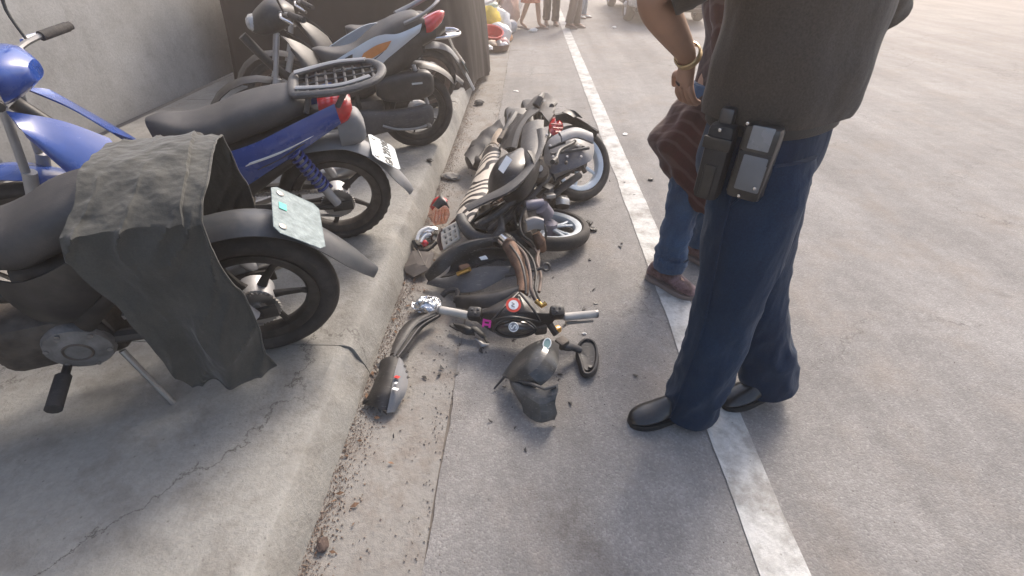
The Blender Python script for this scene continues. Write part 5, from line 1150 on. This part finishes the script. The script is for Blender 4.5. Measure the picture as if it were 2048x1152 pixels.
limb(m_, [rel((.635, 1.23, 1.03)), rel((.65, 1.20, .84)), rel(J['knl']), rel((.66, 1.17, .28)), rel((.655, 1.175, .035))], [.125, .120, .102, .098, .098], 44, 72, .0075, 9, 1.3, bunch=.86)
limb(m_, [rel((.715, 1.35, 1.03)), rel((.745, 1.35, .84)), rel(J['knr']), rel((.90, 1.31, .30)), rel((1.0, 1.28, .07))], [.122, .118, .100, .098, .096], 44, 72, .0075, 9, 4.3, bunch=.86)
torso(m_, [(rel((.66, 1.29, .89)), .12, .09), (rel((.66, 1.29, .98)), .185, .13), (rel((.66, 1.29, 1.08)), .185, .13), (rel((.66, 1.29, 1.16)), .172, .12)], fw, fold=.006)
tr = m_.build('trousers', NAVY, po, ang=75)
sm = MB(); sm.tube(crom([rel((.545, 1.15, 1.05)), rel((.545, 1.12, .84)), rel((.572, 1.115, .53)), rel((.572, 1.115, .28)), rel((.565, 1.12, .06))], 8), .0032, 6); sm.build('side_seam', NAVY, tr)
pk_ = MB(); pk_.tube(crom([rel((.60, 1.088, 1.06)), rel((.575, 1.10, 1.0)), rel((.548, 1.13, .93))], 6), .0035, 6); pk_.build('pocket_welt', NAVY, tr)
m_ = MB(); torso(m_, [(rel((.66, 1.29, 1.105)), .183, .130), (rel((.66, 1.29, 1.11)), .190, .138), (rel((.66, 1.29, 1.155)), .190, .138), (rel((.66, 1.29, 1.16)), .183, .130)], fw, fold=.001, sub=2); m_.build('belt', BELT, po)
m_ = MB(); torso(m_, [(rel((.66, 1.29, 1.135)), .200, .155), (rel((.66, 1.29, 1.18)), .205, .160), (rel((.66, 1.29, 1.30)), .200, .150), (rel((.66, 1.30, 1.42)), .212, .150), (rel((.66, 1.31, 1.54)), .205, .125), (rel((.65, 1.32, 1.60)), .10, .085), (rel((.645, 1.33, 1.63)), .065, .065)], fw, seg=48, sub=8, fold=.012, freq=10, seed=2)
for k in 'lr':
    limb(m_, [rel(J['sh' + k]), rel(J['sh' + k].lerp(J['el' + k], .45)), rel(J['sh' + k].lerp(J['el' + k], .85))], [.082, .076, .072], 24, 24, .006, 9, 3)
m_.build('shirt', OLIVE, po, ang=75)
# pouches on the belt, at the hip towards the camera
PF = Matrix.Rotation(R(-38), 3, 'Z'); PC = V((.660, 1.29, 1.07))
def pouch(u, d, z, sx, sy, sz, name, m, par=None, bev=.008):
    k = MB(); k.box(rel(PC + PF @ V((u, -d, z))), (sx, sy, sz), PF, bev); return k.build(name, m, par or po)
a_ = pouch(-.055, .210, -.03, .066, .055, .20, 'holster', BELT, bev=.018); pouch(-.055, .207, .080, .034, .030, .05, 'magazine', mat('gunmetal', (.09, .09, .095), .35, .8), a_)
pouch(-.055, .238, .025, .068, .008, .030, 'holster_strap', LEATHER, a_, bev=.003); pouch(-.055, .238, -.075, .030, .006, .09, 'holster_spine', LEATHER, a_, bev=.003)
b_ = pouch(.035, .207, -.01, .084, .050, .185, 'phone_case', LEATHER, bev=.014); pouch(.037, .230, .055, .050, .006, .055, 'case_window', mat('grey_window', (.20, .205, .215), .25, coat=.5), b_)
pouch(.040, .230, -.030, .058, .008, .09, 'case_flap', mat('grey_flap', (.14, .145, .155), .4), b_); pouch(.035, .230, .008, .075, .006, .028, 'case_strap', BELT, b_)
for u, z in ((-.055, .06), (.0, .085), (.06, -.06), (.03, -.088)):
    k = MB(); k.lathe([(.0045, 0), (.004, .003), (.001, .004)], axis_m(rel(PC + PF @ V((u, -.242 if u < 0 else -.236, z))), PF @ V((0, -1, 0))), 12); k.build('snap', CHROME, po)
wr = rel(J['lwrist']); dd = (J['lwrist'] - J['ell']).normalized()
m_ = MB(); Mx = axis_m(wr - dd * .012, dd); m_.lathe([(.033, -.011), (.036, -.008), (.036, .008), (.033, .011), (.030, .008), (.030, -.008)], Mx, 24, closed=True); wt = m_.build('wristwatch', mat('gold_strap', (.55, .42, .24), .35, .8), po)
m_ = MB(); m_.lathe([(.017, 0), (.017, .008), (.001, .009)], axis_m(wr - dd * .012 + V((-.018, -.026, .014)), (-.5, -.75, .4)), 18); m_.build('watch_face', PLATE, wt)
shoe(po, rel((.700, 1.205, .0)), rel((.418, 1.125, .0)), LEATHER, mat('black_sole', (.015, .015, .015), .7), lace=BELT, w=.050, h=.098)
shoe(po, rel((1.075, 1.30, .045)), rel((.80, 1.22, .0)), LEATHER, MATS['black_sole'], lace=BELT, w=.050, h=.098)

# ------------------------------------------------------------------ second person, jeans and brown jacket, facing right
JEAN = mat_fabric('blue_jeans', (.042, .085, .155), (.024, .050, .100), fold=9, blot=5)
JACK = mat_fabric('brown_striped_jacket', (.030, .014, .011), (.060, .014, .011), fold=5, stripe=9, blot=5)
SHOEM = mat_fabric('brown_patterned_shoe', (.055, .026, .024), (.21, .135, .135), blot=24, rough=.7)
SOLE = mat('brown_sole', (.22, .17, .15), .7, dust=.3)
L0 = V((.98, 2.15, 0)); fw = V((.72, -.70, 0)); f = fw.normalized(); sd_ = V((-f.y, f.x, 0))
p2 = thing('person', 'person in brown striped jacket and rolled jeans standing on the white line', 'person', L0)
J = {'pelvis': V((.86, 2.17, .93)), 'spine': V((.86, 2.18, 1.08)), 'chest': V((.86, 2.19, 1.28)), 'neck': V((.88, 2.18, 1.46)), 'skull': V((.90, 2.16, 1.54)),
     'shl': V((1.01, 2.31, 1.38)), 'shr': V((.74, 2.06, 1.38)), 'ell': V((1.14, 2.35, 1.14)), 'elr': V((.80, 2.0, 1.12)), 'lwrist': V((1.17, 2.18, .95)), 'rwrist': V((.98, 1.93, .99)),
     'hil': V((.93, 2.25, .88)), 'hir': V((.79, 2.11, .88)), 'knl': V((1.0, 2.24, .48)), 'knr': V((.775, 2.08, .48)), 'anl': V((1.0, 2.30, .09)), 'anr': V((.765, 2.05, .09)), 'tol': V((1.10, 2.20, .04)), 'tor': V((.86, 1.94, .04))}
figure(p2, J, fw, SKIN2, L0); hair(p2, J, fw, L0)
rel = lambda p, L0=L0: V(p) - L0
m_ = MB()
limb(m_, [rel((.80, 2.12, .92)), rel((.785, 2.10, .70)), rel(J['knr']), rel((.77, 2.06, .26)), rel((.77, 2.05, .115))], [.105, .094, .078, .074, .076], 32, 60, .009, 16, 2, bunch=.93)
limb(m_, [rel((.92, 2.24, .92)), rel((.97, 2.25, .70)), rel(J['knl']), rel((1.0, 2.27, .26)), rel((1.0, 2.295, .115))], [.105, .094, .078, .072, .070], 32, 60, .009, 16, 7, bunch=.93)
torso(m_, [(rel((.86, 2.17, .80)), .10, .08), (rel((.86, 2.17, .88)), .17, .115), (rel((.86, 2.17, 1.0)), .16, .11)], fw)
m_.build('trousers', JEAN, p2, ang=75)
for c, r_ in (((.772, 2.05, .145), .082), ((1.002, 2.293, .145), .076)):
    m_ = MB(); limb(m_, [rel(c) + V((0, 0, -.035)), rel(c), rel(c) + V((.004, 0, .04))], [r_, r_ + .004, r_], 32, 12, .005, 4, 3, caps=False); m_.build('rolled_cuff', JEAN, p2, ang=75)
# jacket: flared, bulging out behind the hip
m_ = MB(); rings = []
for i in range(40):
    t = i / 39; z = .44 + t * .985
    q = [(.44, 0, .80, .98), (.52, 0, .735, 1.02), (.63, 0, .655, 1.06), (.75, 0, .575, 1.08), (.87, 0, .65, 1.08), (1.0, 0, .735, 1.06), (1.15, 0, .73, 1.05), (1.3, 0, .68, 1.04), (1.425, 0, .78, .96)]
    for a, b in zip(q, q[1:]):
        if a[0] <= z <= b[0] + 1e-6:
            u_ = (z - a[0]) / (b[0] - a[0]); u_ = u_ * u_ * (3 - 2 * u_); lo = a[2] + (b[2] - a[2]) * u_; hi = a[3] + (b[3] - a[3]) * u_; break
    ring = []
    for k in range(48):
        an = 2 * math.pi * k / 48; ca, sa = math.cos(an), math.sin(an)
        x = (lo + hi) / 2 + ca * (hi - lo) / 2; y = 2.17 + sa * (.15 + .03 * (1 - t)) - (.05 * (-ca) if ca < 0 else 0)
        n_ = noise.noise(V((ca * 2.2, sa * 2.2, z * 1.6))) * .030 * (1.15 - t) + noise.noise(V((ca * 5, sa * 5, z * 3))) * .010
        ring.append(rel((x + ca * n_, y + sa * n_, z + (.03 * noise.noise(V((ca, sa, 5))) - .05 * ca * (i == 0) if i == 0 else 0))))
    rings.append(ring)
m_.rings(rings)
for k in 'lr': limb(m_, [rel(J['sh' + k]), rel(J['sh' + k].lerp(J['el' + k], .5)), rel(J['el' + k]), rel(J['el' + k].lerp(J[k + 'wrist'], .9))], [.080, .070, .060, .045], 24, 30, .006, 8, 9)
m_.build('jacket', JACK, p2, ang=75)
k = MB(); k.lathe([(.008, 0), (.007, .004), (.001, .005)], axis_m(rel((.66, 2.03, .735)), (-.5, -.8, .1)), 12); k.build('snap', CHROME, p2)
shoe(p2, rel((.690, 2.115, 0)), rel((.892, 1.912, 0)), SHOEM, SOLE, lace=mat('grey_lace', (.48, .44, .43), .8), w=.056, h=.105)
shoe(p2, rel((.93, 2.37, 0)), rel((1.13, 2.17, 0)), SHOEM, SOLE, lace=MATS['grey_lace'], w=.056, h=.105)

# ------------------------------------------------------------------ bystanders far down the lane
def bystander(label, base, f, stride, legm, topm, shoe_m, skin, bare=False, seed=0, skirt=None):
    L0 = V((base[0], base[1], 0)); f = V((f[0], f[1], 0)).normalized(); s = V((-f.y, f.x, 0))
    o = thing('person', label, 'person', L0, group='bystanders standing down the lane')
    def q(a, b, z): return L0 + f * a + s * b + V((0, 0, z))
    J = {'pelvis': q(0, 0, .93), 'spine': q(0, 0, 1.07), 'chest': q(0, 0, 1.27), 'neck': q(.02, 0, 1.45), 'skull': q(.03, 0, 1.53), 'shl': q(0, .18, 1.38), 'shr': q(0, -.18, 1.38), 'ell': q(-.03, .23, 1.10), 'elr': q(-.03, -.23, 1.10), 'lwrist': q(.06, .22, .87), 'rwrist': q(.06, -.22, .87),
         'hil': q(0, .09, .88), 'hir': q(0, -.09, .88), 'knl': q(stride * .55 + .03, .09, .48), 'knr': q(-stride * .45 + .05, -.09, .48), 'anl': q(stride, .09, .08), 'anr': q(-stride, -.09, .10 + max(0, stride) * .12), 'tol': q(stride + .15, .10, .035), 'tor': q(-stride + .14, -.10, .035)}
    figure(o, J, f, skin, L0); hair(o, J, f, L0)
    if skirt:
        m_ = MB(); torso(m_, [(J['pelvis'] - L0 + V((0, 0, -.46)), .21, .19), (J['pelvis'] - L0 + V((0, 0, -.2)), .20, .17), (J['pelvis'] - L0 + V((0, 0, .1)), .165, .12)], f, fold=.012, seed=seed); m_.build('shorts', skirt, o, ang=75)
    if not bare:
        m_ = MB()
        for k in 'lr': limb(m_, [J['hi' + k] - L0 + V((0, 0, .05)), J['kn' + k] - L0, J['an' + k] - L0], [.11, .085, .075], 20, 36, .008, 14, seed + ord(k), bunch=.92)
        torso(m_, [(J['pelvis'] - L0 + V((0, 0, -.1)), .13, .09), (J['pelvis'] - L0 + V((0, 0, .1)), .165, .115)], f); m_.build('trousers', legm, o, ang=75)
    m_ = MB(); torso(m_, [(q(0, 0, .90) - L0, .185, .135), (q(0, 0, 1.1) - L0, .175, .13), (q(0, 0, 1.3) - L0, .20, .13), (q(0, 0, 1.42) - L0, .18, .10), (q(.01, 0, 1.48) - L0, .07, .07)], f, fold=.008, seed=seed)
    for k, sg in (('l', 1), ('r', -1)): limb(m_, [J['sh' + k] - L0, J['sh' + k].lerp(J['el' + k], .75) - L0], [.075, .068], 18, 12, .005, 6, seed)
    m_.build('shirt', topm, o, ang=75)
    for k, sg in (('l', 1), ('r', -1)):
        a = J['an' + k] - L0; tt = J['to' + k] - L0; z0 = max(0, a.z - .085)
        shoe(o, a - f * .07 + V((0, 0, z0 - a.z)), V((tt.x, tt.y, 0)) + f * .05, shoe_m, SOLE, w=.045, h=.075 if not bare else .03, name='sandal' if bare else 'shoe')
KHAKI = mat_fabric('khaki_trousers', (.17, .125, .10), fold=9); PALEJ = mat_fabric('pale_jeans', (.36, .40, .46), fold=9); DARKT = mat_fabric('dark_trousers', (.07, .055, .05), fold=9)
TEE = mat_fabric('orange_shorts', (.55, .17, .09), fold=6); TSH = mat_fabric('white_shirt', (.6, .58, .55), fold=6); GRS = mat_fabric('grey_shirt', (.2, .2, .21), fold=6)
SAND = mat('brown_sandal', (.16, .09, .06), .6); WSH = mat('white_sneaker', (.7, .69, .67), .5); BSH = mat('brown_shoe', (.16, .10, .075), .5)
bystander('bare legged person in orange shorts and sandals beside the rubbish pile', (.06, 10.7), (1, -.25), .17, None, TSH, SAND, SKIN2, bare=True, skirt=TEE, seed=1)
bystander('person in dark trousers standing behind the bare legged person', (.50, 11.25), (.15, -1), .04, DARKT, GRS, BSH, SKIN, seed=2)
bystander('person in khaki trousers and brown shoes standing over the white line', (.93, 10.85), (.9, -.4), .05, KHAKI, GRS, BSH, SKIN, seed=3)
bystander('person in pale jeans and white sneakers, farthest down the lane', (1.22, 12.3), (1, -.1), .06, PALEJ, TSH, WSH, SKIN2, seed=4)

# ================================================================== car down the lane
co = thing('parked_car', 'silver grey car seen low from behind, right of the bystanders', 'car', (3.02, 13.3, 0))
CARW = mat('white_car_paint', (.36, .37, .38), .25, coat=.8, var=.04, dust=.08)
def carsec(y, z0, z1, hw, n=28):
    return [V((p.y, y, p.z)) for p in superring(0, z0, z1, hw, 5, n)]
m_ = MB(); m_.rings([carsec(*q) for q in ((-2.02, .42, .70, .66), (-1.98, .30, .88, .80), (-1.7, .26, .98, .86), (-.8, .24, 1.0, .87), (.6, .24, .98, .87), (1.5, .25, .90, .85), (2.0, .30, .74, .78), (2.1, .40, .60, .6))]); bd = m_.build('body', CARW, co)
m_ = MB(); m_.rings([carsec(*q) for q in ((-1.95, .90, .98, .72), (-1.5, .92, 1.42, .70), (-.8, .92, 1.50, .68), (.2, .92, 1.47, .67), (.95, .92, 1.0, .72))]); m_.build('cabin', mat('car_glass', (.02, .022, .025), .05, coat=1.0), co)
m_ = MB(); m_.rings([carsec(*q) for q in ((-1.55, 1.42, 1.46, .60), (-1.2, 1.44, 1.52, .66), (-.2, 1.45, 1.53, .66), (.25, 1.44, 1.48, .6))]); m_.build('roof', CARW, co)
m_ = MB(); m_.rings([carsec(*q) for q in ((-2.10, .36, .56, .62), (-2.06, .30, .60, .80), (-1.9, .28, .60, .87), (-1.7, .28, .58, .88))]); m_.build('bumper', CARW, co)
m_ = MB(); m_.box((0, .05, .27), (1.5, 3.9, .10), None, .03); m_.build('underbody', BLACK, co)
m_ = MB(); m_.box((0, -2.085, .36), (1.3, .04, .09), None, .02); m_.build('bumper_grille', BLACK, co)
for s in (-1, 1):
    m_ = MB(); m_.box((s * .70, -1.98, .80), (.24, .10, .20), None, .03); m_.build('tail_light', RED, co)
    for y in (-1.28, 1.36): wheel(co, 'wheel', (s * .77, y, .31), (s, 0, 0), .315, .20, .20, RUB, ALU, 7, 'cast', hub_r=.06)
number_plate(co, (0, -2.125, .50), (1, 0, 0), (0, 0, 1), '', None, w=.39, h=.14)

# ================================================================== rubbish heap at the kerb
GH = 'rubbish heaped along the kerb'
def crumple(name, label, cat, p, sx, sy, sz, m, seed, amp=.25, group=GH):
    bm = bmesh.new(); bmesh.ops.create_icosphere(bm, subdivisions=3, radius=1); bm.verts.index_update(); vs = []
    for v in bm.verts:
        n_ = noise.noise_vector(v.co * 1.7 + V((seed, 0, 0))) * amp + noise.noise_vector(v.co * 4 + V((0, seed, 0))) * amp * .4
        c = v.co + n_; c.z = max(c.z, -.8); vs.append(V((c.x * sx, c.y * sy, (c.z + .8) * sz)))
    fs = [[v.index for v in f.verts] for f in bm.faces]; bm.free()
    o = MB().add(vs, fs).build(name, m); o.location = p; o.rotation_euler = (0, 0, seed * 1.3); return tag(o, label, cat, group)
def carton(label, p, s, rz, m, rx=0.0):
    k = MB(); k.box((0, 0, s[2] / 2), s, None, .008)
    k.box((s[0] * .3, s[1] * .62, s[2] + .01), (s[0] * .4, s[1] * .5, .006), Matrix.Rotation(.4, 3, 'X')); k.box((-s[0] * .3, -s[1] * .6, s[2] + .01), (s[0] * .4, s[1] * .5, .006), Matrix.Rotation(-.3, 3, 'X'))
    o = k.build('carton', m, ang=20); o.location = p; o.rotation_euler = (rx, 0, rz); return tag(o, label, 'carton', GH)
def cm(n, c, r=.5): return mat('rubbish_' + n, c, r, var=.15, bump=.2, bscale=30)
bagw = cm('white', (.68, .66, .64), .35)
crumple('rubbish_bag', 'yellow plastic bag in the middle of the rubbish heap', 'rubbish bag', (-.66, 9.2, .20), .22, .2, .20, cm('yellow', (.75, .52, .05)), 1)
crumple('rubbish_bag', 'white plastic bag lying just behind the red basin', 'rubbish bag', (-.48, 9.0, .0), .20, .18, .2, bagw, 2)
crumple('rubbish_bag', 'white plastic bag tied up beside the yellow bag', 'rubbish bag', (-.48, 9.6, .0), .18, .2, .28, bagw, 3)
crumple('rubbish_bag', 'brown sack at the far top of the rubbish heap', 'rubbish bag', (-.95, 11.4, .16), .42, .36, .42, cm('brown', (.22, .13, .10)), 4)
crumple('rubbish_bag', 'dark small bag perched among the white bags', 'rubbish bag', (-.58, 10.0, .28), .13, .12, .12, cm('dark', (.08, .05, .05)), 5)
crumple('rubbish_bag', 'large pale bag behind the white carton', 'rubbish bag', (-.82, 10.6, .16), .32, .28, .26, cm('pale', (.62, .57, .52), .4), 6)
crumple('rubbish_bag', 'pinkish bag nearest the road at the far end of the heap', 'rubbish bag', (-.42, 11.0, .0), .24, .3, .36, cm('pink', (.62, .45, .38), .4), 7)
crumple('rubbish_bag', 'white bag leaning towards the road by the brown sack', 'rubbish bag', (-.40, 12.0, .0), .26, .3, .42, bagw, 8)
crumple('rubbish_bag', 'crushed white wrapper on the kerb below the tarpaulin edge', 'wrapper', (-.62, 7.65, .16), .16, .09, .04, bagw, 9)
carton('white carton lying at the left of the rubbish heap', (-.86, 9.9, .16), (.34, .26, .20), .3, cm('cartonwhite', (.66, .62, .57), .8))
carton('tan carton standing at the far right of the rubbish heap', (-.55, 12.8, .0), (.36, .34, .6), -.2, cm('cartontan', (.50, .36, .25), .8))
carton('tan carton lying tilted among the bags', (-.62, 10.9, .42), (.3, .25, .16), .8, cm('cartontan', (.50, .36, .25), .8), .3)
for lb, p, sz, c in (('small pink crumpled bag beside the red basin', (-.40, 8.75, 0), .10, (.62, .40, .36)), ('white cup-sized wad in front of the white bag', (-.36, 8.95, 0), .07, (.7, .68, .66)), ('orange wrapper at the road edge of the heap', (-.34, 9.35, 0), .09, (.65, .32, .16)),
                     ('pale green bag behind the yellow bag', (-.62, 9.75, .35), .14, (.45, .5, .38)), ('cream bag high on the heap near the tan carton', (-.50, 11.4, .40), .2, (.66, .58, .48)), ('grey bag at the road side beside the white bag', (-.33, 10.3, 0), .15, (.48, .46, .45)), ('rust coloured bag on the kerb side of the heap', (-.90, 12.4, .2), .3, (.42, .22, .15))):
    crumple('rubbish_bag', lb, 'rubbish bag', p, sz, sz * .9, sz * .8, cm(lb[:9], c, .45), sz * 57 + p[1])
bs = thing('plastic_basin', 'red plastic basin at the near end of the rubbish heap', 'basin', (-.60, 8.62, .12))
m_ = MB(); m_.lathe([(.12, 0), (.15, .01), (.19, .15), (.205, .155), (.205, .163), (.183, .158), (.145, .02), (.001, .015)], axis_m((0, 0, 0), (.15, -.35, 1)), 28); m_.build('basin', REDP, bs)
tb = thing('rubbish_tray', 'shallow brown basket holding scraps at the foot of the rubbish heap', 'basket', (-.47, 8.42, 0))
m_ = MB(); m_.lathe([(.10, 0), (.16, .02), (.19, .11), (.20, .11), (.17, .02), (.10, .012), (.001, .012)], axis_m((0, 0, 0), (0, 0, 1)), 24); m_.build('basket', cm('basket', (.14, .08, .055)), tb)
for k in range(3):
    a = k * .7; crumple('scrap', ('white crumpled scrap lying in the brown basket', 'buff crumpled scrap lying in the brown basket', 'tan crumpled scrap lying in the brown basket')[k % 3], 'scrap', (-.47 + .10 * math.cos(a * 2.3), 8.42 + .10 * math.sin(a * 3.1), .03 + .02 * (k % 3)), .09, .07, .06, (bagw, cm('pale', (.6, .5, .4)), cm('tan2', (.5, .38, .27)))[k % 3], k + 20, group='scraps in the brown basket')

# ================================================================== small debris
def stone(label, x, y, z, s, m, seed, cat='debris', nm='debris_piece', flat=.45):
    return crumple(nm, label, cat, at(x, y, z), s, s * .7, s * flat, m, seed, .35, 'crash debris on the road')
stone('flat grey broken piece in the gutter beside the wreck', 903, 356, .0, .075, STONE, 31, flat=.28)
stone('small dark lump in the gutter below the tarpaulin', 958, 209, .0, .06, mat('dark_lump', (.045, .042, .04), .8), 32)
stone('brown rag of dirt on the gutter in the foreground', 646, 1092, .0, .024, mat('brown_rag', (.08, .055, .045), .9), 33)
stone('black chip lying past the white line', 1301, 361, 0, .022, BLACK, 34)
stone('black rubber crumbs beside the front wheel, upper clump', 1178, 448, 0, .03, BLACKD, 35)
stone('black rubber crumbs beside the front wheel, lower clump', 1186, 462, 0, .026, BLACKD, 36)
stone('white paper scrap on the asphalt right of the line', 1250, 269, 0, .030, PAPER, 37, flat=.2)
stone('white scrap on the asphalt above the wreck', 1032, 183, 0, .035, PAPER, 38, flat=.2)
stone('white scrap lying at the feet of the bare legged person', 1066, 64, 0, .09, PAPER, 39, flat=.4)
stone('white chip on the lane in front of the car', 1228, 56, 0, .06, PAPER, 40, flat=.3)
stone('tan chip on the asphalt below the bar end', 1168, 668, 0, .010, PAPER, 41)
stone('dark shard on the asphalt right of the front wheel', 1180, 520, 0, .012, BLACK, 42)
stone('rubber scrap on the sidewalk between the parked wheels', 860, 322, .16, .030, BLACK, 43, flat=.3)
# brown sediment and grit along the kerb foot and joint
def grit(name, n, fx, fy, smin, smax, m, zf=0.0):
    mb = MB()
    for k in range(n):
        x, y = fx(), fy(); s = rnd.uniform(smin, smax); z = zf
        a = rnd.random() * 6.28; ca, sa = math.cos(a), math.sin(a); h = s * rnd.uniform(.4, .9)
        vs = [V((x + s * (ca * px - sa * py) * rnd.uniform(.7, 1.2), y + s * (sa * px + ca * py) * rnd.uniform(.7, 1.2), z - .001)) for px, py in ((-1, -.7), (1, -.8), (.9, .8), (-.8, .9))]
        vs.append(V((x + rnd.uniform(-.3, .3) * s, y + rnd.uniform(-.3, .3) * s, z + h))); vs.append(V((x + rnd.uniform(-.5, .5) * s, y + rnd.uniform(-.5, .5) * s, z + h * .8)))
        mb.add(vs, [(0, 1, 4), (1, 2, 4), (2, 5, 4), (2, 3, 5), (3, 0, 5), (0, 4, 5)])
    o = stuff(mb.build(name, m, smooth=False)); return o
g1 = grit('gutter_grit', 5200, lambda: -.648 + abs(rnd.gauss(0, .055)), lambda: rnd.uniform(.2, 7.5), .0008, .0036, DIRT)
g1['label'] = 'brown dirt and grit gathered at the foot of the kerb'; g1['category'] = 'dirt'
lf = MB()
for k in range(150):
    x = -.64 + abs(rnd.gauss(0, .08)); y = rnd.uniform(.4, 7); a = rnd.random() * 6.28; l_ = rnd.uniform(.006, .017); w_ = l_ * rnd.uniform(.3, .5); d = V((math.cos(a), math.sin(a), 0)); n_ = V((-d.y, d.x, 0)); c = V((x, y, .003))
    up = V((0, 0, rnd.uniform(.002, .008)))
    lf.grid([[c - d * l_, c - d * l_ + n_ * .001], [c + n_ * w_ + up, c - n_ * w_ + up * .4], [c + d * l_ + up, c + d * l_ + n_ * .001 + up]], .0006)
lfo = stuff(lf.build('leaf_litter', mat('dry_leaf', (.15, .085, .05), .8, var=.5, scale=9), smooth=False)); lfo['label'] = 'dry brown leaves blown against the kerb foot'; lfo['category'] = 'leaves'
g4 = grit('fine_dirt', 9000, lambda: -.652 + abs(rnd.gauss(0, .035)), lambda: rnd.uniform(.2, 7.5), .0006, .0022, mat('red_brown_dirt', (.15, .10, .075), .95, var=.4, scale=30)); g4['label'] = 'fine red-brown dirt packed along the kerb foot'; g4['category'] = 'dirt'
g2 = grit('road_grit', 3600, lambda: rnd.choice((rnd.gauss(-.28, .05), rnd.uniform(-.6, 2.2), rnd.uniform(-.6, .8))), lambda: rnd.uniform(.3, 6.5), .001, .0038, mat('road_grit', (.17, .145, .125), .9, var=.5, scale=60))
g2['label'] = 'fine grit scattered over the asphalt'; g2['category'] = 'grit'
sh_m = MB(); r3 = random.Random(5)
for k in range(130):
    x, y = r3.gauss(.0, .33), r3.uniform(1.0, 4.4); x += .06 * (y - 2); l_ = r3.uniform(.006, .022); a = r3.random() * 6.28; d = V((math.cos(a), math.sin(a), 0)); n_ = V((-d.y, d.x, 0)); c = V((x, y, .003)); up = V((0, 0, r3.uniform(.002, .012)))
    sh_m.grid([[c - d * l_, c - d * l_ * .7 + n_ * l_ * .5], [c + d * l_ * r3.uniform(.4, 1) + up, c + n_ * l_ * r3.uniform(.4, .9) + up * .5]], .002)
sho = stuff(sh_m.build('plastic_shards', BLACKD, smooth=False)); sho['label'] = 'small black plastic shards strewn around the wreck'; sho['category'] = 'shards'
g3 = grit('dark_grit', 900, lambda: rnd.gauss(.15, .35), lambda: rnd.uniform(1.1, 3.4), .001, .004, BLACK)
g3['label'] = 'tiny black plastic crumbs around the wreck'; g3['category'] = 'crumbs'

# ================================================================== added volume that imitates warm lens flare
hz, N, L, b = nodes_of('flare_haze'); N.remove(b)
pv = N.new('ShaderNodeVolumePrincipled'); pv.inputs['Color'].default_value = (1.0, 0.87, 0.77, 1); pv.inputs['Density'].default_value = 0.0165; pv.inputs['Anisotropy'].default_value = 0.55
L.new(pv.outputs[0], N['Material Output'].inputs['Volume'])
m_ = MB(); m_.box((0, 0, 1.2), (320, 320, 5.0)); ho = stuff(m_.build('flare_haze', hz, smooth=False))
